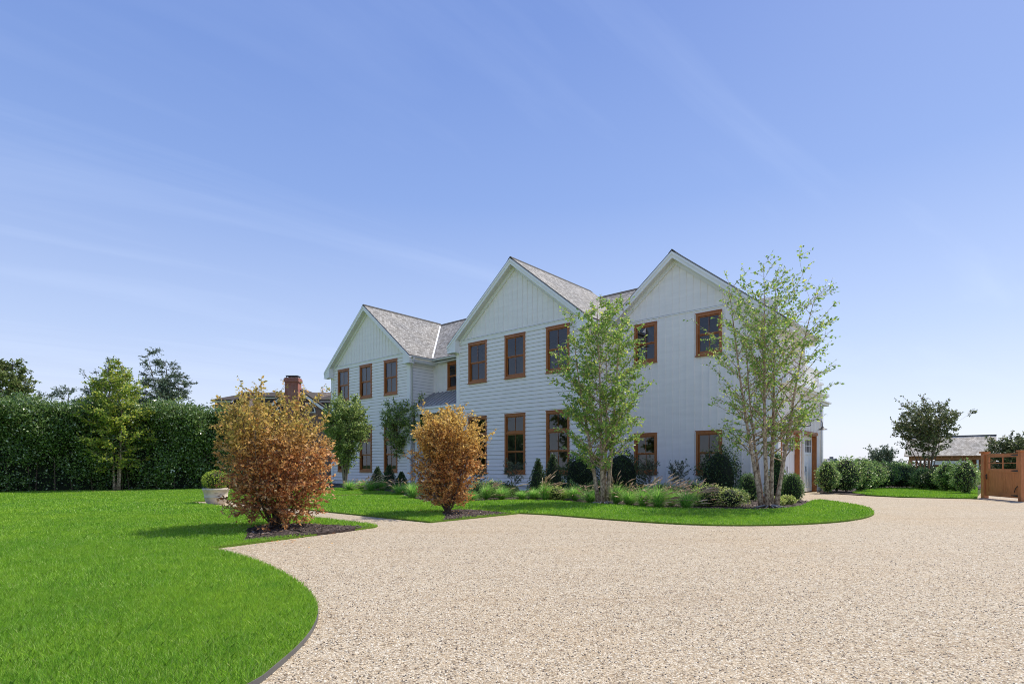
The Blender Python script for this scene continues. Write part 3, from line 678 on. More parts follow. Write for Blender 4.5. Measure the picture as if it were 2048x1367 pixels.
mb = MB(); mb.face([(-12.02, 22.6, 7.2), (-12.02, 31.4, 7.2), (-12.02, RD + .2, RZ2 - .1)]); part(mb, 'gable_wall', M['siding']); mb = MB(); mb.face([(L0, RD, 7.6), (L0, 31.4, 7.6), (L0, RD, RZ - .1)]); part(mb, 'gable_wall', M['siding'])
# valley flashing between left wing and main roof
cL = (L0 + L1) / 2
def wz(s, c, zp): return zp - KS * abs(s - c)
def mz(d): return ez + ek * (d - ed)
for (c, zp, sg) in ((cL, 11.36, 1),):
    pts = []; mb = MB()
    for i in range(9):
        d = ed + (RD - .35 - ed) * i / 8; s = c + sg * (zp - mz(d)) / KS; pts.append((s, d))
    for (a, b) in zip(pts[:-1], pts[1:]):
        w = .11
        def L_(p): return (p[0] - sg * w, p[1] - .0, wz(p[0] - sg * w, c, zp) + .016)
        def C_(p): return (p[0], p[1], mz(p[1]) + .02)
        def R_(p): return (p[0] + sg * w * .3, p[1] + .0, mz(p[1]) + .016)
        mb.face([L_(a), C_(a), C_(b), L_(b)]); mb.face([C_(a), R_(a), R_(b), C_(b)])
    part(mb, 'valley_flashing', M['lead'])
# gutters and downspouts
def gutter(a, b, name='gutter'):
    a, b = Vector(a), Vector(b); dr = (b - a).normalized(); sidev = Vector((dr.y, -dr.x, 0))
    mb = MB(); prof = [(0, .0), (0, -.11), (.07, -.12), (.115, -.06), (.125, .0), (.11, .0), (.1, -.05), (.06, -.1), (.012, -.1), (.012, 0)]
    pa = [a + sidev * x + Vector((0, 0, z)) for x, z in prof]; pb = [b + sidev * x + Vector((0, 0, z)) for x, z in prof]
    for i in range(len(prof)):
        j = (i + 1) % len(prof); mb.face([pa[i], pb[i], pb[j], pa[j]])
    mb.face(pa); mb.face(list(reversed(pb))); return part(mb, name, M['gutter'])
eL = cL + 4.62; zeL = 11.36 - KS * 4.62
gutter((eL + .02, DL - .3, zeL - .06), (eL + .02, ed - .02, zeL - .06)); gutter((eL + .1, ed - .02, ez - .06), (M0 - .3, ed - .02, ez - .06))
eM = (M0 + M1) / 2 - 4.5; zeM = 11.33 - KS * 4.5
gutter((eM - .02, ed, zeM - .06), (eM - .02, DL - .3, zeM - .06))
e3 = (T0 + T1) / 2 + 4.56; ze3 = 10.52 - KS * 4.56
gutter((e3 + .02, D3 - .3, ze3 - .06), (e3 + .02, 27.15, ze3 - .06))
def downspout(pts, r=.045):
    mb = MB(); mb.tube(pts, r, 8); part(mb, 'downspout', M['gutter'], smooth=True)
downspout([(eL + .09, DL - .12, zeL - .15), (eL + .07, DL - .1, zeL - .3), (L1 + .1, DL + .08, zeL - .62), (L1 + .1, DL + .08, .15)])
downspout([(eM - .09, DL + .02, zeM - .15), (eM - .06, DL + .02, zeM - .32), (M0 - .12, DL + .1, zeM - .55), (M0 - .12, DL + .1, 5.2)])
downspout([(L0 - .12, DL + .1, 7.3), (L0 - .12, DL + .1, .15)]); downspout([(T1 + .09, 29.55, 4.2), (T1 + .09, 29.55, .05)]); downspout([(T1 + .09, 26.25, 4.3), (T1 + .09, 26.25, .05)])
mb = MB(); mb.box(L1, M0, DR - .35, DR - .02, 7.34, 7.40); mb.box(L1 + .002, L1 + .05, DL, DR, 7.3, 7.6); part(mb, 'eave_soffit', M['soffit'])
# entrance porch: standing seam roof, beam, posts
mb = MB(); zt, zb_, dt, db = 5.62, 4.62, DR - .01, 20.75
mb.prism([(dt, zt), (db, zb_), (db, zb_ - .05), (dt, zt - .05)], L1 + .05, M0 - .05, 'x'); part(mb, 'porch_roof', M['metal_roof'])
mb = MB(); n = 10; kz = (zt - zb_) / (dt - db)
for i in range(n + 1):
    s = L1 + .1 + (M0 - L1 - .2) * i / n; mb.prism([(dt, zt + .003), (dt, zt + .05), (db, zb_ + .05), (db, zb_ + .003)], s - .018, s + .018, 'x')
part(mb, 'roof_seam', M['metal_roof'])
mb = MB(); mb.box(L1 + .04, M0 - .04, db + .04, db + .22, 4.2, 4.56); mb.box(L1 + .04, M0 - .04, db - .04, db + .04, 4.46, 4.565); part(mb, 'porch_beam', HW)
for s in (L1 + .35, M0 - .35): mb = MB(); mb.box(s - .1, s + .1, db + .03, db + .23, .1, 4.2); part(mb, 'porch_post', HW)
# windows
def window(s0, s1, z0, z1, d, kind, blind):
    f = MB(); o = d - .062; ca = .095
    f.box(s0, s0 + ca, o, d + .03, z0, z1); f.box(s1 - ca, s1, o, d + .03, z0, z1)
    f.box(s0 + ca, s1 - ca, o + .003, d + .03, z1 - .12, z1); f.box(s0 + ca, s1 - ca, o + .003, d + .03, z0, z0 + .10)
    w = part(f, 'window', M['cedar'], bevel=.006)
    l = MB(); l.box(s0 - .025, s1 + .025, o - .035, d - .03, z0 - .045, z0 - .001); l.build('sill', M['cedar'], w, off=HO, bevel=.006)
    l = MB(); l.box(s0 - .02, s1 + .02, o - .02, d - .03, z1 + .001, z1 + .03); l.build('head_trim', M['cedar'], w, off=HO)
    a, b, c, e = s0 + ca, s1 - ca, z0 + .10, z1 - .12; H = e - c
    if kind == 'tall':
        ct = c + H * .70; panes = [(c, c + H * .355, 0), (c + H * .355, ct - .055, 1), (ct + .055, e, 2)]
        m_ = MB(); m_.box(a, b, d - .045, d + .06, ct - .055, ct + .055); m_.build('transom_bar', M['cedar'], w, off=HO, bevel=.005)
    else: panes = [(c, c + H * .5, 0), (c + H * .5, e, 1)]
    for (p, q, k) in panes:
        dd = d + (.028 if k == 0 else -.008); st = .052
        sh = MB(); sh.box(a, a + st, dd, dd + .034, p, q); sh.box(b - st, b, dd, dd + .034, p, q)
        sh.box(a + st, b - st, dd + .002, dd + .032, q - .045, q); sh.box(a + st, b - st, dd + .002, dd + .032, p, p + (.08 if k == 0 else .045))
        so = sh.build('sash', M['cedar'], w, off=HO, bevel=.003)
        mu = MB(); x = (a + b) / 2; mu.box(x - .011, x + .011, dd + .003, dd + .012, p + .04, q - .04); mu.build('muntin', M['cedar'], w, off=HO)
        gl = MB(); gl.face([(a + st, dd + .02, p + .04), (b - st, dd + .02, p + .04), (b - st, dd + .02, q - .04), (a + st, dd + .02, q - .04)])
        gl.build('pane', M['glass'], w, off=HO)
    if blind:
        bl = MB(); bl.box(a, b, d + .12, d + .13, c + (H * .0 if kind == 'two' else H * .45), e); bl.build('blind', M['blind'], w, off=HO)
for w in wins: window(*w)
# garage side: cedar reveals, doors, cornice, balcony, lamps
RS = T1 - .19
for (a, b, c, e) in OPN:
    f = MB(); f.box(RS - .02, T1 + .012, a, a + .035, c, e); f.box(RS - .02, T1 + .012, b - .035, b, c, e); f.box(RS - .02, T1 + .012, a + .036, b - .036, e - .04, e)
    f.box(T1 + .0, T1 + .05, a - .09, b + .09, e + .0, e + .13); f.box(T1 + .001, T1 + .045, a - .1, a, c, e - .001); 
    df_ = part(f, 'door_frame', M['cedar'])
    g_ = MB(); g_.box(RS - .06, RS - .02, a + .035, b - .035, .04, e - .04)
    dr_ = part(g_, 'garage_door', HW)
    r = MB(); y0, y1 = a + .04, b - .04; wd = (y1 - y0)
    for z_0, z_1 in ((.05, .22), (1.72, 1.84), (2.42, 2.56)): r.box(RS - .02, RS + .006, y0, y1, z_0, z_1)
    for i in range(5):
        y = y0 + .07 + (wd - .14) * i / 4; r.box(RS - .02, RS + .004, y - .06, y + .06, .22, 1.72)
    for i in (0, 2, 4):
        y = y0 + .07 + (wd - .14) * i / 4; r.box(RS - .02, RS + .004, y - .08, y + .08, 1.84, 2.42)
    r.build('door_rail', HW, dr_, off=HO, bevel=.004)
    for j in (0, 1):
        ya = y0 + .15 + (wd / 2 - .02) * j; yb = ya + wd / 2 - .28
        p = MB(); p.face([(RS - .016, ya, 1.84), (RS - .016, yb, 1.84), (RS - .016, yb, 2.42), (RS - .016, ya, 2.42)]); 
        q = MB(); 
        for i in (1, 2, 3): y = ya + (yb - ya) * i / 4; q.box(RS - .016, RS - .002, y - .012, y + .012, 1.84, 2.42)
        q.box(RS - .016, RS - .002, ya, yb, 2.12, 2.145); q.build('muntin', HW, dr_, off=HO)
        bk = M['iron']; p.build('door_glass', M['door_glass'] if 'door_glass' in M else M['iron'], dr_, off=HO)
    hd = MB(); hd.box(RS + .004, RS + .03, (a + b) / 2 + .12, (a + b) / 2 + .15, .95, 1.2); hd.build('handle', M['iron'], dr_, off=HO)
mb = MB(); mb.box(T1 + .03, T1 + .12, D3 + .15, 29.85, 4.30, 4.42); mb.box(T1 - .02, T1 + .26, D3 + .13, 30.0, 4.42, 4.5); mb.box(T1 - .02, T1 + .33, D3 + .12, 30.05, 4.5, 4.62); mb.box(T1 - .02, T1 + .2, D3 + .13, 30.0, 4.62, 4.66)
part(mb, 'cornice', HW, bevel=.012)
mb = MB(); mb.box(-12, T1 - .05, 26.9, 29.8, 4.40, 4.6); part(mb, 'balcony_floor', M['soffit'])
rl = MB(); rl.box(T1 - .02, T1 + .07, 26.85, 29.2, 5.56, 5.64); rl.box(T1 + .0, T1 + .05, 26.85, 29.2, 4.74, 4.80); rl.box(-9.2, T1, 29.12, 29.2, 5.56, 5.64)
for y in (29.12,): rl.box(T1 - .04, T1 + .08, y - .06, y + .06, 4.66, 5.68)
rail = part(rl, 'balcony_railing', HW)
for i in range(17):
    b_ = MB(); y = 26.98 + i * .128; b_.box(T1 + .008, T1 + .04, y - .016, y + .016, 4.80, 5.56); b_.build('baluster', HW, rail, off=HO)
mb = MB(); mb.box(-7.0, T1 - .1, 29.9, 30.5, 4.4, 5.15); mb.box(-7.1, T1 - .02, 29.85, 30.6, 5.15, 5.24); part(mb, 'parapet', HW)
mb = MB(); mb.box(-11.5, -6.66, 29.95, 31.4, 0, 4.2); part(mb, 'rear_wing', M['siding']); mb = MB()
mb.box(-11.5, -6.45, 29.9, 31.6, 4.2, 4.32); mb.box(-11.5, -6.35, 29.86, 31.7, 4.32, 4.38); part(mb, 'cornice', HW)
for y in (24.72, 27.72):
    ar = MB(); pts = [(T1 + .02, y, 3.05)] + [(T1 + .02 + .26 * (1 - cos(t)), y, 3.05 + .25 * sin(t)) for t in [i * pi / 8 for i in range(1, 8)]] + [(T1 + .53, y, 2.95)]
    ar.tube(pts, .014, 8); ar.lathe([(0, .03), (.05, .03), (.05, 0), (0, 0)], 12, (T1 + .02, y, 3.03)); lamp = part(ar, 'wall_lamp', M['iron'], smooth=False)
    shd = MB(); shd.lathe([(.03, .14), (.05, .12), (.07, .07), (.19, .015), (.2, 0), (.185, .004), (.06, .06), (.0, .07)], 20, (T1 + .53, y, 2.82)); shd.build('lamp_shade', M['iron'], lamp, off=HO, smooth=True)

# ------------------------------------------------------------------ vegetation
rnd = random.Random(11)
def leafverts(P, D, S, aspect=.5, rng=R, up=.5):
    P = np.asarray(P, np.float32); n = len(P)
    D = np.asarray(D, np.float32); D = D / (np.linalg.norm(D, axis=1, keepdims=True) + 1e-6)
    N = rng.normal(size=(n, 3)).astype(np.float32); N[:, 2] += up
    Wv = np.cross(D, N); Wv /= (np.linalg.norm(Wv, axis=1, keepdims=True) + 1e-6)
    S = np.asarray(S, np.float32).reshape(-1, 1)
    V = np.zeros((n, 4, 3), np.float32)
    V[:, 0] = P; V[:, 1] = P + D * S * .45 + Wv * S * aspect * .5; V[:, 2] = P + D * S; V[:, 3] = P + D * S * .45 - Wv * S * aspect * .5
    return V.reshape(-1, 3)
def interp(prof, z):
    return float(np.interp(z, [p[0] for p in prof], [p[1] for p in prof]))
def woody(name, base, stems, env, leafm, barkm, label, cat, group=None, nb=28, t0=.25, elev=(25, 60), ntw=7, twl=.35, lpt=6, ls=.08,
          aspect=.55, seed=1, sway=(0, 0), ctr=(0, 0), twr=.004, droop=0., sides=6, roots=False, bare=0., up=.5, br=.42, lmin=.25, wob=.06, lean_p=1.0):
    rn = random.Random(seed); rg = np.random.default_rng(seed); bx, by = base[:2]; bz = base[2] if len(base) > 2 else .02
    root = empty(name, (bx, by, bz)); tag(root, label, cat, group)
    LP, LD = [], []
    if 'dogwood' in name:
        tb = MB(); tb.tube([(0, 0, -.03), (.01, 0, .12), (.0, .01, .26), (0, 0, .36)], [.085, .062, .058, .03], 8); tb.build('trunk', M[barkm], root, smooth=True)
    for (dx, dy, h, r0, ox, oy) in stems:
        mb = MB(); ph1, ph2 = rn.uniform(0, 6), rn.uniform(0, 6); N = 12; pts = []
        for i in range(N + 1):
            t = i / N; tt = t ** lean_p
            pts.append(Vector((ox + dx * tt + wob * sin(ph1 + 5 * t) * t + sway[0] * t ** 3, oy + dy * tt + wob * sin(ph2 + 4 * t) * t + sway[1] * t ** 3, h * t)))
        rad = [max(r0 * (1 - .94 * (i / N) ** .75) * (1.25 if i == 0 else 1), .004) for i in range(N + 1)]
        mb.tube(pts, rad, sides + 2)
        def at(t):
            x = t * N; i = min(int(x), N - 1); return pts[i].lerp(pts[i + 1], x - i)
        for b in range(nb):
            t = t0 + (1 - t0) * (b + rn.random()) / nb; p = at(t); az = rn.uniform(0, 2 * pi)
            el = radians(rn.uniform(*elev)); Rz = interp(env, p.z + .25)
            dirx, diry = cos(az), sin(az); rx, ry = p.x - ctr[0], p.y - ctr[1]
            bq = rx * dirx + ry * diry; cq = rx * rx + ry * ry - Rz * Rz
            disc = bq * bq - cq
            ln = (-bq + sqrt(disc)) if disc > 0 else lmin
            ln = max(min(ln, 3.2), lmin) * rn.uniform(.55, 1.05) ; ln = ln / max(cos(el), .5)
            ln *= min(1, .35 + (1 - t) * 2.2)
            ln = max(ln, lmin * .6); ln = min(ln, max((env[-1][0] - p.z) / max(sin(el), .15) * rn.uniform(.6, 1.0), .08))
            n = 5; q = [p]; d = Vector((dirx * cos(el), diry * cos(el), sin(el)))
            for k in range(n):
                d = (d + Vector((rn.uniform(-.12, .12) + sway[0] * .1, rn.uniform(-.12, .12) + sway[1] * .1, rn.uniform(-.06, .08) - droop * k / n))).normalized(); q.append(q[-1] + d * ln / n)
            r1 = max(rad[min(int(t * N), N)] * br, .004)
            mb.tube(q, [max(r1 * (1 - .85 * k / n), twr * .8) for k in range(n + 1)], max(sides - 2, 3), False)
            nt = max(2, int(ntw * (.4 + ln)))
            for j in range(nt):
                u = bare + (1.0 - bare) * rn.uniform(.22, 1.0); x = u * n; i = min(int(x), n - 1); s0 = q[i].lerp(q[i + 1], x - i)
                dd = (q[i + 1] - q[i]).normalized(); dd = (dd + Vector((rn.gauss(0, .6), rn.gauss(0, .6), rn.gauss(.05, .45) - droop))).normalized()
                tl = twl * rn.uniform(.5, 1.2); e = s0 + dd * tl + Vector((sway[0] * .12, sway[1] * .12, -droop * tl * .4))
                mb.tube([s0, s0.lerp(e, .5) + Vector((0, 0, .02)), e], [twr, twr * .8, twr * .5], 3, False)
                for k in range(lpt):
                    w = (k + rn.random()) / lpt; a = s0.lerp(e, w)
                    LP.append((a.x, a.y, a.z)); LD.append((dd.x * .5 + rn.gauss(0, .6) + sway[0] * .2, dd.y * .5 + rn.gauss(0, .6), dd.z * .4 + rn.gauss(-.1, .5) - droop * .4))
        mb.build('trunk', M[barkm], root, smooth=True)
    LP = np.array(LP); LD = np.array(LD)
    npmesh('crown', leafverts(LP, LD, ls * rg.uniform(.6, 1.25, len(LP)), aspect, rg, up), 4, M[leafm], root)
    if roots:
        rb = MB()
        for i in range(11):
            a = 2 * pi * i / 11 + rn.uniform(-.2, .2); L = rn.uniform(.3, .6)
            rb.tube([(cos(a) * .08, sin(a) * .08, .07), (cos(a + .1) * L * .5, sin(a + .1) * L * .5, .045), (cos(a) * L, sin(a) * L, .0)], [.035, .022, .008], 5)
        rb.build('root_flare', M['roots'], root, smooth=True)
    return root
def shell_shrub(name, base, rx, ry, h, leafm, label, cat, group=None, n=2500, ls=.05, shape='egg', seed=1, core=True, z0=.03, rough=.12, asp=.55, stem=False, flat=1.0):
    rg = np.random.default_rng(seed); bx, by = base[:2]; root = empty(name, (bx, by, .016)); tag(root, label, cat, group)
    th = rg.uniform(0, 2 * pi, n); u = rg.uniform(0, 1, n)
    def prof(u):
        if shape == 'egg': return np.sqrt(np.clip(1 - (2 * (u ** .9) - .9) ** 2 / 1.21, 0, 1)) 
        if shape == 'cone': return np.clip(1.08 - u ** 1.35, 0.0, 1) * np.clip(.72 + u * 2.0, 0, 1)
        if shape == 'ball': return np.sqrt(np.clip(1 - (2 * u - 1) ** 2, 0, 1))
        return np.clip(1 - (np.abs(u - .5) * 2) ** 3, .25, 1)
    lump = 1 + rough * (np.sin(3 * th + 5 * u * pi + seed) * .5 + np.sin(5 * th - 9 * u + seed * 2) * .5 + np.sin(9 * th + 14 * u) * .35)
    k = rg.uniform(.72, 1.04, n)
    if shape == 'block' or rough > .15:
        sh = rg.uniform(0, 1, n) < .16; k = np.where(sh, 1.0 + .28 * np.abs(np.sin(th * 7 + u * 9 + seed)) * rg.uniform(0, 1, n), k)
    r = prof(u) * lump * k
    P = np.stack([np.cos(th) * r * rx, np.sin(th) * r * ry, z0 + u * h * (1 + rg.normal(0, .015, n) + rough * .7 * u * np.sin(th * 2.3 + seed) * np.cos(th * 5.1 + seed * 2))], 1)
    D = np.stack([np.cos(th), np.sin(th), rg.normal(.35, .6, n)], 1) + rg.normal(0, .5, (n, 3))
    npmesh('foliage', leafverts(P, D, ls * rg.uniform(.6, 1.3, n), asp, rg), 4, M[leafm], root)
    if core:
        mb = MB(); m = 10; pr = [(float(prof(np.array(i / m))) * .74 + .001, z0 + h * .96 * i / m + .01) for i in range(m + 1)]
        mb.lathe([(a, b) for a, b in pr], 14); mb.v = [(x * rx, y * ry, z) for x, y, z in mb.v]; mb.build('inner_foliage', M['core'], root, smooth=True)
    if stem:
        mb = MB(); 
        for i in range(5): mb.tube([(cos(i * 1.3) * .012, sin(i * 1.3) * .012, 0), (cos(i * 1.3) * rx * .4, sin(i * 1.3) * ry * .4, h * .5)], [.018, .008], 5)
        mb.build('stem', M['bark'], root)
    return root
npmesh('fallen_leaves', np.concatenate(LIT), 4, M['l_gold2'])['kind'] = 'stuff'
def W_(x, y, z=.02): g_ = gp(x, y); return (g_[0], g_[1], z)

# birches
woody('birch_tree', W_(1207, 1008), [(-.95, .15, 6.1, .075, -.15, .02), (-.3, -.25, 6.35, .08, -.02, -.05), (.5, .3, 6.4, .078, .13, .03), (.15, .5, 5.6, .055, .05, .12)],
      [(.8, .3), (1.1, .9), (1.7, 1.3), (2.4, 1.5), (4.2, 1.45), (5.3, 1.2), (6.2, .75), (6.8, .3)], 'l_birch', 'birch_bark',
      'slender multi-stem birch before the middle gable, its crown cut narrow', 'tree', 'river birches', nb=50, t0=.15, elev=(12, 58), ntw=7.5, twl=.32, lpt=7, ls=.098, seed=3, sway=(.12, 0), ctr=(-.12, 0), droop=.04, roots=True)
woody('birch_tree', W_(1537, 1015), [(-1.1, .2, 6.7, .075, -.2, .0), (-.4, -.2, 7.0, .08, -.04, -.05), (.2, .3, 6.95, .078, .09, .03), (.95, -.1, 6.3, .075, .22, .0), (-.5, .6, 5.8, .055, -.1, .12)],
      [(1.0, .3), (1.5, 1.1), (2.2, 1.6), (3.4, 1.9), (4.8, 1.8), (5.8, 1.5), (6.7, .95), (7.35, .4)], 'l_birch', 'birch_bark',
      'tall wide multi-stem birch leaning in the wind at the garage corner', 'tree', 'river birches', nb=42, t0=.2, elev=(12, 56), ntw=4.8, twl=.34, lpt=6, ls=.092, seed=5, sway=(.16, -.05), ctr=(-.05, 0), droop=.03, roots=True)
woody('birch_tree', W_(233, 982), [(-.35, .1, 5.9, .06, -.1, .0), (.35, -.1, 5.6, .065, .12, .0), (.1, .3, 6.2, .04, .0, .05)],
      [(.9, .3), (1.3, 1.1), (2.4, 1.6), (4, 1.45), (5, 1.0), (6.3, .35)], 'l_birch2', 'birch_bark',
      'yellowing two-trunk birch on the lawn in front of the tall hedge', 'tree', 'river birches', nb=50, t0=.17, elev=(0, 45), ntw=10, twl=.36, lpt=8, ls=.115, seed=8, droop=.08)
# golden shrubs
def vase(n, rad, h, r0, seed, x0=0, tilt=0, base=.05):
    rn = random.Random(seed); o = []
    for i in range(n):
        a = 2 * pi * i / n + rn.uniform(-.25, .25); q = rad * sqrt((i * .618) % 1 * .85 + .1)
        o.append((cos(a) * q + x0, sin(a) * q, h * rn.uniform(.78, 1.0) * (1 - .22 * (q / rad) ** 2) * (1 - tilt * cos(a) * q), r0 * rn.uniform(.7, 1.1), cos(a) * base, sin(a) * base))
    return o
woody('dogwood_bush', W_(550, 1056, .04), vase(20, 1.05, 2.5, .016, 4, -.04, .24, .03), [(.05, .1), (.25, .62), (.5, .95), (1.0, 1.02), (1.6, 1.2), (2.1, 1.12), (2.5, .75), (2.85, .25)], 'l_gold', 'bark',
      'large wide dogwood bush with rusty orange and olive leaves beside the path', 'bush', 'autumn coloured dogwood bushes', nb=23, t0=.09, elev=(-12, 62), ntw=7, twl=.19, lpt=6, ls=.074, seed=13, twr=.003, aspect=.52, up=.2, lmin=.12, ctr=(.02, 0), lean_p=.72)
woody('dogwood_bush', W_(895, 1027, .04), vase(18, .72, 2.55, .017, 6, 0, 0, .03), [(.03, .25), (.25, .62), (.9, .98), (1.5, 1.02), (2.1, .85), (2.5, .5), (2.75, .2)], 'l_gold2', 'bark',
      'upright golden yellow dogwood bush near the second mulch ring', 'bush', 'autumn coloured dogwood bushes', nb=24, t0=.05, elev=(5, 75), ntw=8, twl=.17, lpt=6, ls=.072, seed=17, twr=.003, aspect=.52, up=.2, lmin=.12, lean_p=.7)
# crape myrtles
woody('myrtle_tree', W_(690, 979), vase(11, .8, 4.9, .05, 5), [(1.5, .3), (2.2, .95), (3.2, 1.25), (4.1, 1.25), (4.8, .8), (5.2, .3)], 'l_green', 'bark_pale',
      'dense vase-shaped green tree by the left gable wall', 'tree', 'vase-shaped trees by the house', nb=28, t0=.32, elev=(0, 60), ntw=8.5, twl=.28, lpt=7, ls=.115, seed=21, lean_p=1.4, aspect=.6)
woody('myrtle_tree', W_(818, 971), vase(12, 1.25, 5.9, .045, 9, -.1), [(1.7, .4), (2.5, 1.2), (3.4, 1.7), (4.3, 1.8), (5, 1.75), (5.7, 1.0), (6.0, .3)], 'l_green', 'bark_pale',
      'looser vase-shaped green tree left of the entrance with bare stems', 'tree', 'vase-shaped trees by the house', nb=28, t0=.36, elev=(-8, 50), ntw=8.5, twl=.36, lpt=7, ls=.12, seed=23, lean_p=1.4, aspect=.6)
woody('myrtle_tree', W_(1856, 976), vase(8, 1.5, 4.7, .05, 12), [(1.9, .6), (2.4, 1.5), (3.2, 1.95), (4.0, 1.6), (4.6, .9), (5.0, .3)], 'l_myrtle', 'bark',
      'dark spreading crape myrtle standing before the pool house roof', 'tree', None, nb=19, t0=.48, elev=(5, 50), ntw=7, twl=.32, lpt=7, ls=.12, seed=27, lean_p=1.25)
woody('myrtle_tree', (23.9, 36.0, .0), vase(6, .75, 2.2, .03, 15), [(.6, .5), (1.3, .9), (2.1, .8), (2.6, .3)], 'l_conifer', 'bark',
      'small round olive green tree above the shrubs near the pool house', 'tree', None, nb=20, t0=.3, elev=(10, 70), ntw=8, twl=.25, lpt=7, ls=.11, seed=29)
woody('myrtle_tree', (28.3, 31.5, .0), vase(6, 1.1, 2.7, .04, 16), [(.9, .6), (1.6, 1.3), (2.4, 1.5), (3.0, .6)], 'l_myrtle', 'bark',
      'low dark tree with some reddish leaves behind the cedar gate', 'tree', None, nb=20, t0=.3, elev=(10, 70), ntw=8, twl=.28, lpt=7, ls=.13, seed=31)

# hollies, yews, boxwoods
for (x, y, rx, h, lab, s) in ((1160, 991, .72, 1.55, 'dark holly bush under the birch, beside the pointed yews', 1), (1243, 991, .8, 1.7, 'large dark holly bush between the slender birch and the small window', 2),
                              (1437, 993, .8, 1.75, 'big dark holly bush covering the window nearest the garage corner', 3)):
    shell_shrub('holly_bush', gp(x, y), rx, rx * .8, h, 'l_dark', lab, 'bush', 'dark holly bushes by the wall', 4200, .07, 'egg', s, rough=.26)
shell_shrub('camellia_bush', gp(1452, 992), .45, .4, 2.0, 'l_green', 'leggy light green bush poking above the dark holly at the garage corner', 'bush', None, 700, .09, 'ball', 31, core=False, z0=.75, rough=.3)
for (x, y, rx, h, lab, s) in ((1076, 996, .46, 1.4, 'left of the two pointed yews below the third tall window', 4), (1106, 995, .56, 1.6, 'right of the two pointed yews below the third tall window', 5),
                              (755, 978, .45, 1.1, 'left of the two round-topped yews between the left wing windows', 6), (778, 979, .48, 1.2, 'right of the two round-topped yews under the left wing window', 7),
                              (803, 981, .4, .85, 'small dark yew behind the striped grass near the entrance', 8), (1555, 1001, .46, 1.6, 'tall boxwood cone right behind the garage corner birch', 9)):
    shell_shrub('yew_bush', gp(x, y), rx, rx, h, 'l_dark' if s != 9 else 'l_box', lab, 'bush', 'clipped yews', 2600, .05, 'cone', s, rough=.08)
shell_shrub('boxwood_bush', gp(1497, 1002), .37, .37, .90, 'l_box', 'round clipped boxwood left of the corner birch trunks', 'bush', 'round boxwoods', 2800, .042, 'egg', 10, rough=.06)
shell_shrub('boxwood_bush', gp(1585, 1004), .36, .36, .92, 'l_box', 'round clipped boxwood in front of the garage doors', 'bush', 'round boxwoods', 2800, .042, 'egg', 11, rough=.06)
# small standards
for (x, y, h, lab, s) in ((1028, 991, 1.55, 'thin-stemmed little standard tree below the second tall window', 41), (1297, 993, 1.5, 'thin-stemmed little standard tree below the small garage-wing window', 42), (1357, 993, 1.35, 'thin-stemmed little standard tree on the plain wall between two windows', 43), (955, 992, 1.3, 'thin-stemmed little standard tree right of the golden bush', 44)):
    woody('standard_tree', W_(x, y), vase(5, .33, h, .016, s), [(.5, .15), (.8, .42), (1.2, .5), (1.6, .2)], 'l_olive', 'bark', lab, 'small tree', 'small standard trees along the wall', nb=9, t0=.38, elev=(10, 65), ntw=7, twl=.14, lpt=5, ls=.06, seed=s, lean_p=1.9, lmin=.08, wob=.01)

# fountain grasses
def fountain(base, h, r, plumes, label, seed, leafm='g_fount', n=700):
    rg = np.random.default_rng(seed); root = empty('fountain_grass', (*base, .016)); tag(root, label, 'grass clump', 'ornamental grass clumps')
    V = []
    def arcs(n, h, r, w, stiff, segs=4, wind=.12):
        a = rg.uniform(0, 2 * pi, n); q = np.sqrt(rg.uniform(0.02, 1, n)) * r; hh = h * rg.uniform(.6, 1.1, n) * (1 - .25 * (q / r) ** 2); lowb = rg.uniform(0, 1, n) < .38; hh = np.where(lowb, hh * rg.uniform(.25, .6, n), hh); q = np.where(lowb, r * rg.uniform(.6, 1.05, n), q); o = []
        for k in range(segs + 1):
            t = k / segs; x = np.cos(a) * (q * t ** 1.5 + .06 * r) + wind * t * t * h; y = np.sin(a) * (q * t ** 1.5 + .06 * r)
            z = hh * (t * (1 + stiff) - stiff * t ** 2.4 * (1 + .25 * q / r)); o.append(np.stack([x, y, z], 1))
        return a, o
    a, o = arcs(n, h * .8, r, .006, .5)
    wx, wy = -np.sin(a), np.cos(a)
    for k in range(4):
        w0, w1 = .007 * (1 - k / 4.4), .007 * (1 - (k + 1) / 4.4)
        p, q = o[k], o[k + 1]; s0 = np.stack([wx * w0, wy * w0, 0 * wx], 1); s1 = np.stack([wx * w1, wy * w1, 0 * wx], 1)
        V.append(np.stack([p - s0, p + s0, q + s1, q - s1], 1).reshape(-1, 3))
    Va = np.stack([v.reshape(-1, 4, 3) for v in V], 1).reshape(-1, 3)
    npmesh('foliage', Va, 4, M[leafm], root)
    if plumes:
        a, o = arcs(plumes, h * 1.08, r * 1.15, .01, .45, wind=.25); mb = MB()
        for i in range(plumes):
            pts = [tuple(o[k][i]) for k in range(5)]
            mb.tube(pts[:4], .0035, 3, False)
            p, q = Vector(pts[3]), Vector(pts[4]); e = q + (q - p) * .35; m_ = p.lerp(e, .5) + Vector((0, 0, .015))
            mb.tube([p, p.lerp(m_, .5), m_, e], [.006, .018, .018, .004], 5, False)
        mb.build('bloom', M['g_plume'], root)
    return root
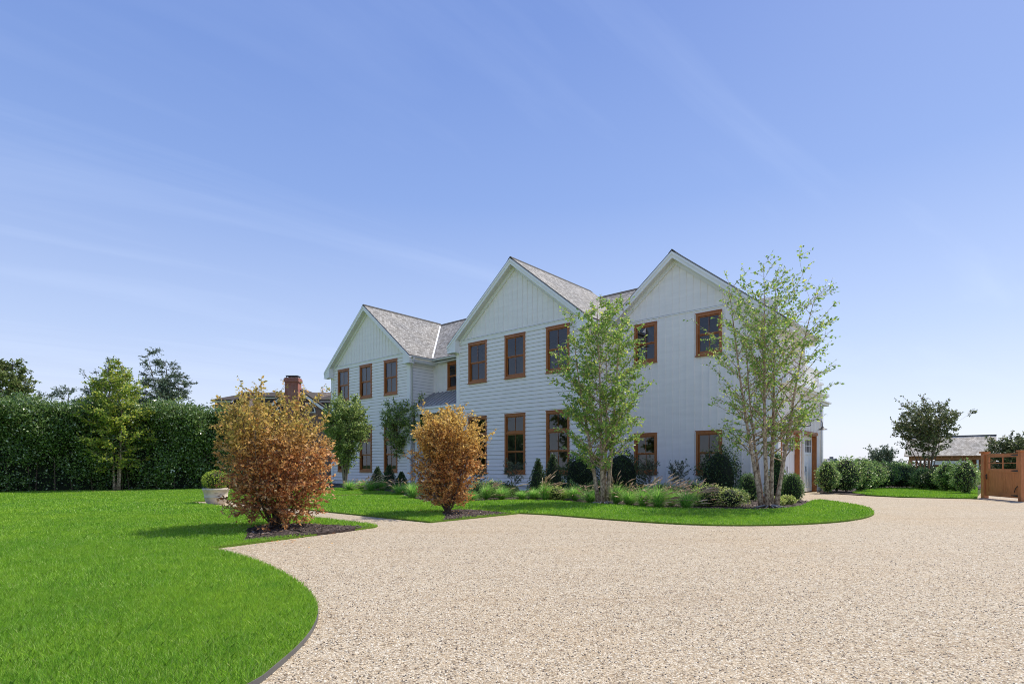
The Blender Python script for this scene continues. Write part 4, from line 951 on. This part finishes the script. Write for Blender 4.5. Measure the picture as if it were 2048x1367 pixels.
GR = [(700, 981, .6, .5, 10, 'grass clump under the vase-shaped tree left of the house front'), (722, 980, .7, .55, 16, 'pink-plumed grass clump left of the round-topped yews'), (742, 982, .75, .55, 18, 'pink-plumed grass clump just before the round-topped yews'),
      (764, 983, .65, .5, 10, 'fine grass clump at the house end of the walk'), (800, 992, .8, .6, 16, 'arching pale-plumed grass clump by the end of the walk'), (826, 997, .75, .6, 14, 'arching striped grass clump left of the golden bush'),
      (942, 1002, .5, .42, 0, 'bright green strappy clump right of the golden bush'), (972, 1000, .75, .5, 14, 'grass clump with pale plumes near the first tall window'), (1003, 998, .55, .5, 4, 'dark grass clump left of the thin standard tree'),
      (1042, 1000, .55, .5, 2, 'bright green strappy clump below the second tall window'), (1068, 1000, .5, .42, 4, 'small grass clump left of the tall plumes'), (1090, 1001, .95, .5, 24, 'tall bright grass clump with cream plumes before the yews'),
      (1122, 1000, .6, .45, 4, 'pale green grass clump left of the slender birch'), (1150, 1002, .6, .5, 6, 'shaded grass clump just left of the slender birch'), (1180, 1005, .7, .5, 14, 'grass clump with tan plumes at the slender birch trunks'),
      (1232, 1009, .8, .5, 18, 'plumed grass clump just right of the slender birch'), (1258, 1012, .75, .5, 16, 'plumed grass clump second to the right of the slender birch'), (1286, 1014, .8, .5, 22, 'reddish-plumed grass clump below the small garage-wing window'),
      (1316, 1016, .75, .5, 18, 'bright plumed grass clump at the lawn edge right of the small window'), (1342, 1013, .8, .5, 24, 'reddish-plumed grass clump before the plain wall standard tree'), (1372, 1017, .65, .5, 14, 'bright green grass clump left of the variegated shrubs'),
      (1395, 1012, .8, .5, 24, 'golden-plumed grass clump behind the variegated shrubs')]
for i, (x, y, h, r, p, lab) in enumerate(GR): fountain(gp(x, y + (.8, -.6, 1.4, 0, -1.2, .6)[i % 6]), h * (1.15, .95, 1.05, 1.2, .9)[i % 5], r * (1.3, 1.0, 1.2, .9)[i % 4], int(p * 1.4), lab, 100 + i)
for (x, y, rx, h, lab, s) in ((1418, 1012, .52, .62, 'larger yellow-green variegated shrub at the lawn edge', 61), (1460, 1013, .5, .52, 'variegated shrub nearest the corner birch on its left', 62), (1552, 1011, .24, .24, 'little pale shrub at the foot of the corner birch', 63), (1573, 1009, .24, .26, 'little pale shrub between the corner birch and the boxwood', 64),
                              (1112, 1001, .35, .45, 'pale variegated shrub below the pointed yews', 66), (960, 996, .4, .6, 'dark low shrub with brownish leaves right of the golden bush', 67), (1345, 1002, .4, .5, 'low greyish shrub behind the reddish plumes', 68)):
    shell_shrub('low_shrub', gp(x, y), rx, rx, h, 'l_var' if s < 67 else 'l_shrub', lab, 'bush', 'low shrubs in the bed', 1500, .055, 'ball', s, rough=.22, z0=.0)

for (x, y, rx, h, m_, lab, s_) in ((987, 995, .42, .62, 'l_shrub', 'dark leafy low shrub behind the strappy clumps near the first tall window', 201), (1016, 994, .36, .5, 'l_dark', 'small dark low shrub just left of the second tall window', 202), (1136, 996, .42, .6, 'l_shrub', 'low leafy shrub between the yews and the holly', 203),
                                (1192, 997, .4, .6, 'l_green', 'low leafy shrub behind the slender birch trunks', 204), (1272, 998, .42, .55, 'l_dark', 'low dark shrub between the holly and the small window', 205), (1322, 1000, .42, .55, 'l_shrub', 'low leafy shrub right of the small garage-wing window', 206),
                                (1385, 1000, .4, .6, 'l_green', 'low green shrub at the left foot of the corner holly', 207), (1475, 1003, .34, .4, 'l_shrub', 'low shrub between the variegated shrubs and the left boxwood', 208)):
    shell_shrub('low_shrub', gp(x, y), rx, rx, h, m_, lab, 'bush', 'low shrubs in the bed', 1300, .065, 'ball', s_, rough=.28, z0=.0)
# shrub row at the right
RB = [(1655, 986, .45, 1.25, 'l_shrub', 'narrow reddish shrub against the garage corner'), (1693, 984, .78, 1.42, 'l_shrub', 'big pale-tipped shrub beside the garage drive'), (1722, 983, .6, 1.35, 'l_shrub', 'pale-tipped shrub second from the garage'),
      (1760, 977, .9, 1.3, 'l_box', 'broad shrub behind the start of the small lawn'), (1797, 976, .75, 1.05, 'l_dark', 'dark rounded shrub left of the crape myrtle'), (1829, 976, .65, .95, 'l_dark', 'low dark shrub below the pool house post'),
      (1845, 979, .5, .95, 'l_shrub', 'grey-green shrub at the foot of the crape myrtle'), (1868, 981, .5, .95, 'l_dark', 'dark shrub right of the crape myrtle stems'), (1893, 983, .48, 1.2, 'l_shrub', 'tall loose shrub with pale tips before the pool house'),
      (1930, 988, .52, 1.3, 'l_shrub', 'bushy shrub beside the cedar gate post'), (1912, 984, .45, 1.1, 'l_box', 'small shrub second to the left of the cedar gate'),
      (1674, 982, .6, 1.25, 'l_shrub', 'shrub filling between the reddish shrub and the big pale-tipped one'), (1741, 979, .7, 1.3, 'l_shrub', 'shrub between the pale-tipped pair and the broad one'), (1779, 975, .8, 1.2, 'l_box', 'mid-green shrub right of the broad shrub, below the small round tree'),
      (1814, 976, .7, 1.0, 'l_green', 'lighter green low shrub just left of the crape myrtle'), (1880, 980, .5, .95, 'l_shrub', 'low shrub filling behind the loose pale-tipped one')]
for i, (x, y, r, h, m_, lab) in enumerate(RB):
    shell_shrub('shrub', gp(x, y), r, r * .85, h, m_, lab, 'bush', 'shrubs along the far side of the drive', 2600, .075, 'block', 70 + i, rough=.2, z0=.08, stem=True)

# tall hedge on the left
def hedge(name, A, B, h, th, leafm, label, seed, ncl, per, ls, bumps=.35, cat='hedge', stems=True, gapz=.12):
    rg = np.random.default_rng(seed); A, B = np.array(A), np.array(B); L = np.linalg.norm(B - A); u = (B - A) / L; nrm = np.array([u[1], -u[0]])
    if nrm[1] > 0: nrm = -nrm
    ctr = (A + B) / 2; root = empty(name, (ctr[0], ctr[1], 0)); tag(root, label, cat)
    nf = int(ncl * .78); t = rg.uniform(0, L, ncl); z = gapz + (h - gapz) * rg.uniform(0, 1, ncl) ** .85; w = np.zeros(ncl)
    w[:nf] = th / 2; w[nf:] = rg.uniform(-th / 2, th / 2, ncl - nf); z[nf:] = h
    bump = bumps * (np.sin(t * 2.1 + 1.3 * np.sin(z * 1.7)) * .5 + np.sin(t * 4.7 + z * 3.1) * .35 + np.sin(z * 2.3 + t) * .3)
    w[:nf] += bump[:nf] - .15; z[nf:] += bump[nf:] * .5
    hole = np.sin(t * 1.35 + 2.0 * np.sin(z * 1.1 + seed)) + np.sin(z * 2.6 + t * .8 + seed) * .7 + np.sin(t * 3.3 - z * 1.9) * .5
    keep = (hole > -.55) | (z > h - .5) | (rg.uniform(0, 1, ncl) < .22); t, z, w = t[keep], z[keep], w[keep]; ncl = len(t)
    C = np.stack([A[0] + u[0] * t + nrm[0] * w, A[1] + u[1] * t + nrm[1] * w, z], 1)
    P = np.repeat(C, per, 0) + rg.normal(0, 1, (ncl * per, 3)) * np.array([.17, .17, .19]); P[:, 2] = np.clip(P[:, 2], .02, None)
    D = rg.normal(0, .7, P.shape) + np.array([nrm[0] * .6, nrm[1] * .6, .25])
    npmesh('foliage', leafverts(P, D, ls * rg.uniform(.6, 1.3, len(P)), .55, rg), 4, M[leafm], root, off=(ctr[0], ctr[1], 0))
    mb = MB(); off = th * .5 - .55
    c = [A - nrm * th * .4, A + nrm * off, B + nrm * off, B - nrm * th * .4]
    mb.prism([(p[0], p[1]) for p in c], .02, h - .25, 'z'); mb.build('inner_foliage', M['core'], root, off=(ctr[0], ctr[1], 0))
    if stems:
        rn = random.Random(seed)
        for i in range(int(L / .6)):
            mb = MB(); tt = (i + rn.random()) / int(L / .6) * L; q = A + u * tt + nrm * (th * .3 + rn.uniform(-.2, .1)); mb.tube([(q[0], q[1], 0), (q[0] + rn.uniform(-.15, .15), q[1] + rn.uniform(-.1, .1), 1.6)], [.035, .02], 5); mb.build('stem', M['bark'], root, off=(ctr[0], ctr[1], 0))
    return root
hedge('hedge', (-34, 20.9), (-14.4, 29.6), 3.95, 1.9, 'l_hedge', 'tall dark green hedge along the left side of the lawn', 5, 7000, 24, .115, .5)
hedge('hedge', (24, 46), (31.6, 44.6), 1.22, 1.4, 'l_shrub', 'long low field hedge beyond the shrubs at the right', 6, 700, 14, .14, .15, stems=False, gapz=.1)
for (xa, xb, y, h, lab, s) in ((30, 60, 90, 1.4, 'far level line of field growth under the right horizon', 9),):
    hedge('hedge', (xa, y), (xb * 1.6, y + 4), 1.42, 2, 'l_far', lab, s, 900, 10, .3, .1, stems=False, gapz=.1)

# background trees
woody('cedar_tree', (-29.5, 48, 0), [(.2, 0, 10.2, .28, 0, 0), (-1.4, .3, 11.0, .16, -.1, 0), (1.2, 0, 8.8, .14, .1, 0)], [(2.5, 2.4), (4.5, 3.3), (6.5, 3.3), (8.5, 2.7), (10, 1.9), (11.3, .7)], 'l_conifer', 'bark',
      'tall blue-green cedar with layered branches behind the hedge', 'tree', 'trees behind the hedge', nb=38, t0=.3, elev=(-6, 22), ntw=9, twl=.6, lpt=12, ls=.18, seed=51, aspect=.35, sway=(-.6, 0), twr=.012, br=.3)
woody('oak_tree', (-36.5, 40, 0), [(.6, 0, 8.6, .3, 0, 0), (-1.2, .3, 8.2, .2, 0, 0), (1.5, 0, 7.2, .18, 0, 0)], [(3.5, 2.2), (5.5, 2.8), (7.2, 2.6), (8.6, 1.3)], 'l_oak', 'bark',
      'rounded dark oak rising over the hedge at the far left edge', 'tree', 'trees behind the hedge', nb=24, t0=.4, elev=(5, 45), ntw=8, twl=.6, lpt=13, ls=.2, seed=53, twr=.012, br=.35)
woody('cedar_tree', (-39.5, 49, 0), [(.6, 0, 8.0, .2, 0, 0), (-1.8, 0, 7.4, .14, 0, 0), (2.2, 0, 7.6, .14, 0, 0)], [(3, 3.0), (5.5, 3.2), (7, 2.4), (8.2, .8)], 'l_conifer', 'bark',
      'lower feathery tree over the hedge between the oak and the yellowing birch', 'tree', 'trees behind the hedge', nb=24, t0=.4, elev=(0, 30), ntw=7, twl=.6, lpt=10, ls=.2, seed=55, aspect=.35, twr=.012, br=.3)
woody('cedar_tree', (-33.0, 45.5, 0), [(.2, 0, 10.0, .2, 0, 0), (-.9, 0, 8.8, .14, 0, 0), (1.3, 0, 9.4, .12, 0, 0)], [(3, 2.6), (6, 2.2), (8, 1.5), (10, .4)], 'l_conifer', 'bark',
      'pointed conifer showing just above the yellowing birch', 'tree', 'trees behind the hedge', nb=24, t0=.35, elev=(0, 35), ntw=7, twl=.55, lpt=10, ls=.2, seed=57, aspect=.4, twr=.012, br=.3)
woody('maple_tree', (-25.0, 41, 0), [(.2, 0, 5.9, .12, 0, 0), (-.8, 0, 5.6, .1, 0, 0)], [(2, 1.5), (4, 1.6), (5.2, 1.1), (6.3, .3)], 'l_green', 'bark',
      'light green tree top between the cedar and the brick house', 'tree', 'trees behind the hedge', nb=20, t0=.35, elev=(5, 50), ntw=7, twl=.5, lpt=9, ls=.17, seed=59, twr=.01)
for (x, y, h, s, lab) in ((-31, 8, 14, 61, 'tall leafy tree off the left side mirrored in the windows'), (-34, 15, 13, 62, 'second tall leafy tree off the left side mirrored in the windows'), (-27, -2, 13, 63, 'tall leafy tree behind the lawn mirrored in the windows')):
    woody('maple_tree', (x, y, 0), [(.3, 0, h, .3, 0, 0), (-1.5, .5, h * .9, .2, 0, 0), (1.6, -.5, h * .85, .2, 0, 0)], [(2, 2.5), (6, 4), (10, 3.6), (h, .8)], 'l_oak', 'bark', lab, 'tree', 'trees beyond the left edge',
          nb=22, t0=.15, elev=(5, 50), ntw=6, twl=.9, lpt=9, ls=.42, seed=s, twr=.012, br=.3)

# ------------------------------------------------------------------ planter with clipped ball
pg = gp(432, 1007.5)
pl = empty('stone_planter', (*pg, .004)); tag(pl, 'round pale stone planter urn standing on the gravel path', 'planter')
mb = MB(); mb.lathe([(0, 0), (.25, 0), (.27, .02), (.275, .05), (.30, .09), (.325, .16), (.33, .20), (.345, .205), (.345, .225), (.335, .235), (.35, .36), (.385, .44), (.40, .455), (.40, .50), (.385, .51), (.35, .505), (.34, .47), (0, .46)], 48)
mb.build('bowl', M['planter'], pl, smooth=True)
mb = MB(); mb.lathe([(0, .475), (.335, .47)], 32); mb.build('soil', M['soil'], pl)
bb = shell_shrub('clipped_ball', pg, .40, .40, .60, 'l_boxy', 'bright yellow-green clipped ball growing in the stone planter', 'bush', None, 4200, .032, 'ball', 81, rough=.03, z0=.0); bb.location.z = .47

# ------------------------------------------------------------------ cedar gate
A, B = Vector((17.95, 21.15, 0)), Vector((17.55, 19.15, 0)); gl_ = (B - A).length; ga = math.atan2(B.y - A.y, B.x - A.x)
gate = empty('garden_gate', (A.x, A.y, 0), ga); tag(gate, 'cedar garden gate with four open lights and black strap hinges', 'gate')
Wg = gl_
for x in (0, Wg):
    mb = MB(); mb.box(x - .085, x + .085, -.085, .085, 0, 1.72); p_ = mb.build('gate_post', M['cedar_gate'], gate, bevel=.008)
    mb = MB(); mb.prism([(x - .13, 1.74), (x + .13, 1.74), (x + .10, 1.70), (x - .10, 1.70)], -.13, .13, 'y'); mb.box(x - .12, x + .12, -.12, .12, 1.74, 1.765); mb.build('post_cap', M['cedar_gate'], p_, bevel=.005)
a, b = .12, Wg - .11
mb = MB()
for x0, x1 in ((a, a + .15), (b - .15, b)): mb.box(x0, x1, -.03, .03, .1, 1.64)
for z0, z1 in ((.1, .24), (.99, 1.11), (1.54, 1.64)): mb.box(a + .15, b - .15, -.029, .029, z0, z1)
mb.box(a + .1, b - .1, -.04, .04, 1.641, 1.67)
mb.build('gate_frame', M['cedar_gate'], gate, bevel=.005)
mb = MB(); n = 13
for i in range(n):
    w = (b - a - .30) / n; x = a + .15 + i * w; mb.box(x + .003, x + w - .003, -.014, .014, .24, .99)
mb.build('board_panel', M['cedar_gate'], gate, bevel=.003)
mb = MB()
x = (a + b) / 2; mb.box(x - .014, x + .014, -.015, .015, 1.11, 1.54)
mb.box(a + .15, b - .15, -.0145, .0145, 1.315, 1.338); mb.build('muntin', M['cedar_gate'], gate)
for z in (.18, 1.05, 1.60):
    mb = MB(); mb.prism([(b + .09, z - .04), (b + .09, z + .04), (b - .38, z + .012), (b - .42, z), (b - .38, z - .012)], -.045, -.033, 'y'); mb.box(b + .07, b + .11, -.06, -.03, z - .09, z + .09); mb.build('hinge', M['iron'], gate)
mb = MB(); mb.box(a + .05, a + .09, -.045, -.031, .72, .92); mb.tube([(a + .07, -.04, .75), (a + .07, -.09, .78), (a + .07, -.09, .86), (a + .07, -.04, .89)], .009, 6); mb.build('handle', M['iron'], gate)
mb = MB(); mb.tube([(b - .22, -.05, .30), (b - .12, -.06, .46), (b + .02, -.05, .56)], .012, 6); mb.build('gate_stay', M['iron'], gate)

# ------------------------------------------------------------------ pool house, far right
Y0 = 60.0; X0 = (1818 - 1024) / FPX * Y0
ph = empty('pool_house', (X0, Y0, 0), math.atan2(UY, UX)); tag(ph, 'low cedar pool house with pale shingle roof behind the far shrubs', 'pool house')
Lp = 7.1; Dp = 6.5
mb = MB()
re, rr = 2.22, 4.35
f0, f1, r0_, r1_ = (-.4, -.5, re), (Lp, -.5, re), (-.4, 2.8, rr), (Lp, 2.8, rr)
g0, g1 = (-.4, Dp + .5, re), (Lp, Dp + .5, re)
def uvs(pts): return [(p[0], sqrt((p[1]) ** 2 + (p[2]) ** 2)) for p in pts]
mb.face([f0, f1, (Lp, 2.8, rr), (-.4, 2.8, rr)], uvs([f0, f1, r1_, r0_])); mb.face([g1, g0, (-.4, 2.8, rr), (Lp, 2.8, rr)]); mb.face([g0, f0, (-.4, 2.8, rr)]); mb.face([f1, g1, (Lp, 2.8, rr)])
mb.build('roof', M['shingle_light'], ph)
mb = MB(); mb.box(-.4, Lp + .02, 2.7, 2.9, rr - .02, rr + .06); mb.build('ridge_cap', M['shingle'], ph)
mb = MB(); mb.box(-.38, Lp, -.48, Dp + .4, re - .06, re - .01); mb.box(0, Lp, -.1, .1, re - .42, re - .061)
for i in range(8): mb.box(.2 + i * .85, .3 + i * .85, -.4, -.11, re - .22, re - .061)
mb.build('eave_beam', M['cedar_dark'], ph)
for x in (.12, 4.95, 6.9):
    mb = MB(); mb.box(x - .17, x + .17, -.15, .19, 0, re - .42); mb.build('post', M['cedar_dark'], ph)
mb = MB()
for i in range(4): mb.box(.5 + i * .36, .68 + i * .36, .6, .7, 0, 1.78)
mb.box(.25, 1.9, .55, .75, 1.72, 1.8); mb.build('slat_screen', M['cedar_dark'], ph)
mb = MB(); mb.box(1.9, Lp - .3, 4.6, 4.7, 0, 2.0); mb.box(5.2, 6.7, .9, 1.0, 0, 1.78); mb.build('wall', M['cedar_dark'], ph)
mb = MB(); mb.box(1.85, 3.35, .2, .26, 1.28, 1.72); mb.box(3.38, 4.72, .2, .26, 1.28, 1.72); mb.build('roller_screen', M['white'], ph)
mb = MB(); mb.box(5.6, 5.75, -.1, .1, 0, re - .44); mb.build('white_panel', M['white'], ph)

# ------------------------------------------------------------------ neighbour's brick house, behind the hedge
NY = 45.0; q = FPX / NY
def nx(x): return (x - 1024) / q
def nz_(y): return CAM_H + (HZ - y) / q
nb = empty('brick_house', (nx(590), NY, 0)); tag(nb, 'neighbouring brick house with brown roof and tall chimney behind the hedge', 'house'); OFF = (nx(590), NY, 0)
def npart(mb, name, m, parent=None): return mb.build(name, M[m] if isinstance(m, str) else m, parent or nb, off=OFF)
ax, az_ = nx(592), nz_(772); hl, kr = 3.3, .70
mb = MB(); mb.prism([(ax - 4.2, 0), (ax + 4.2, 0), (ax + 4.2, az_ - .25 - kr * 4.2), (ax, az_ - .25), (ax - 4.2, az_ - .25 - kr * 4.2)], NY, NY + 5, 'y'); npart(mb, 'gable_wall', 'brick_wall')
for sg in (-1, 1):
    mb = MB(); a0 = (ax, az_); a1 = (ax + sg * 4.7, az_ - kr * 4.7)
    poly = [a0, a1, (a1[0], a1[1] - .12), (a0[0], a0[1] - .12)]
    mb.prism(poly, NY - .3, NY + 6, 'y'); npart(mb, 'roof', 'asphalt_shingle')
    mb = MB(); poly = [(a0[0], a0[1] - .125), (a1[0], a1[1] - .125), (a1[0], a1[1] - .36), (a0[0], a0[1] - .36)]; mb.prism(poly, NY - .34, NY - .25, 'y'); npart(mb, 'rake_board', 'white')
    mb = MB(); cx, cz = ax + sg * .75, az_ - 2.15; pts = [(cx, cz)] + [(cx + sg * .85 * sin(t), cz + .85 * cos(t)) for t in [i * pi / 2 / 8 for i in range(9)]]
    mb.prism(pts, NY - .06, NY - .01, 'y'); wq = npart(mb, 'window', 'white')
    pts2 = [(cx + sg * .08, cz + .08)] + [(cx + sg * (.08 + .66 * sin(t)), cz + .08 + .66 * cos(t)) for t in [i * pi / 2 / 8 for i in range(9)]]
    mb = MB(); mb.prism(pts2, NY - .075, NY - .062, 'y'); npart(mb, 'pane', 'iron', wq)
mx0, mx1 = nx(405), nx(655); rz_ = nz_(778) + .05
mb = MB(); uvq = [(0, 0), (mx1 - mx0, 0), (mx1 - mx0, 5), (0, 5)]
mb.face([(mx0, NY + 1.2, rz_ - 2.5), (mx1 + .8, NY + 1.2, rz_ - 2.5), (nx(636), NY + 5, rz_ + .35), (nx(425), NY + 5, rz_ + .35)], uvq)
mb.face([(mx1 + .8, NY + 1.2, rz_ - 2.5), (mx1 + .8, NY + 9, rz_ - 2.5), (nx(636), NY + 5, rz_ + .35)]); mb.face([(mx0, NY + 9, rz_ - 2.5), (mx0, NY + 1.2, rz_ - 2.5), (nx(425), NY + 5, rz_ + .35)])
npart(mb, 'roof', 'asphalt_shingle')
mb = MB(); mb.box(mx0 + .3, mx1, NY + 1.6, NY + 8.6, 0, rz_ - 2.45); npart(mb, 'wall', 'brick_wall')
for (x0, x1, yt, yb) in ((418, 450, 801, 815), (500, 543, 794, 806), (628, 652, 801, 812)):     # dormers
    a, b, zt, zb = nx(x0), nx(x1), nz_(yt), nz_(yb); mb = MB(); mb.box(a, b, NY + .9, NY + 4, zb - .8, zt); dm = npart(mb, 'dormer', 'brick_wall')
    mb = MB(); mb.box(a - .15, b + .15, NY + .7, NY + .9, zt - .02, zt + .16); npart(mb, 'fascia', 'white', dm)
    mb = MB(); mb.box(a + .5, b - .12, NY + .84, NY + .9, zb - .5, zt - .1); npart(mb, 'pane', 'iron', dm)
    mb = MB(); mb.prism([(NY + .6, zt + .16), (NY + 4.5, zt + 1.0), (NY + 4.5, zt + .9), (NY + .6, zt + .08)], a - .2, b + .2, 'x'); npart(mb, 'dormer_roof', 'asphalt_shingle', dm)
c0, c1 = nx(577), nx(603); mb = MB(); mb.box(c0, c1, NY - .75, NY - .02, 0, nz_(762)); ch = npart(mb, 'chimney', 'brick')
mb = MB(); mb.box(c0 - .07, c1 + .07, NY - .82, NY + .05, nz_(766), nz_(760)); mb.box(c0 - .02, c1 + .02, NY - .77, NY, nz_(760), nz_(757.5)); npart(mb, 'chimney_cap', 'brick', ch)
mb = MB(); mb.box(c0 + .05, c1 - .05, NY - .7, NY - .05, nz_(754.6), nz_(753)); 
for x in (c0 + .1, c1 - .1):
    for y in (NY - .65, NY - .12): mb.box(x - .02, x + .02, y - .02, y + .02, nz_(757.5), nz_(754.6))
npart(mb, 'flue_cover', 'iron', ch)
mb = MB(); mb.box(nx(432), nx(452), NY + 4.6, NY + 5.3, rz_ - .5, nz_(777) + .35); mb.box(nx(429), nx(455), NY + 4.5, NY + 5.4, nz_(781) + .3, nz_(779) + .3); npart(mb, 'chimney', 'brick')

# ------------------------------------------------------------------ far house and trees on the right horizon
FY = 230.0; q2 = FPX / FY
def fx(x): return (x - 1024) / q2
def fz(y): return CAM_H + (HZ - y) / q2
fh = empty('shingle_house', (fx(1665), FY, 0)); tag(fh, 'distant grey shingled house with two chimneys on the horizon', 'house'); OF2 = (fx(1665), FY, 0)
M['far_wall'] = simple('grey_shingle', (.13, .135, .155), .9); M['far_roof'] = simple('grey_roof', (.22, .21, .22), .9)
mb = MB(); mb.box(fx(1640), fx(1681), FY, FY + 10, 0, fz(923)); mb.build('wall', M['far_wall'], fh, off=OF2)
mb = MB(); mb.prism([(FY - .5, fz(923)), (FY + 5, fz(916.5)), (FY + 10.5, fz(923))], fx(1638), fx(1682), 'x'); mb.build('roof', M['far_roof'], fh, off=OF2)
mb = MB(); mb.prism([(fx(1661), fz(923)), (fx(1669), fz(916)), (fx(1677), fz(923))], FY - 1, FY + 5, 'y'); mb.box(fx(1662), fx(1676), FY - .9, FY - .1, 0, fz(923)); mb.build('gable_wall', M['far_wall'], fh, off=OF2)
for x in (1646, 1674):
    mb = MB(); mb.box(fx(x), fx(x + 4), FY + 4, FY + 5.5, fz(918), fz(912.5)); mb.build('chimney', M['far_wall'], fh, off=OF2)
for x in (1665, 1671):
    mb = MB(); mb.box(fx(x), fx(x + 3), FY - 1.0, FY - .95, fz(927), fz(924.5)); mb.build('window', M['white'], fh, off=OF2)
for (x, y, h, r, s, lab) in ((1690, 200, 3.2, 2.2, 91, 'leftmost far tree right of the distant grey house'), (1703, 200, 2.6, 2.2, 92, 'low far tree second right of the distant grey house'), (1718, 200, 3.6, 2.4, 93, 'tallest far tree right of the distant grey house'), (1732, 200, 3.0, 1.2, 94, 'thin far tree on the horizon above the shrubs')):
    shell_shrub('far_tree', ((x - 1024) / FPX * y, y), r, r, h, 'l_far', lab, 'tree', 'far trees on the horizon', 700, .35, 'egg', s, rough=.35)
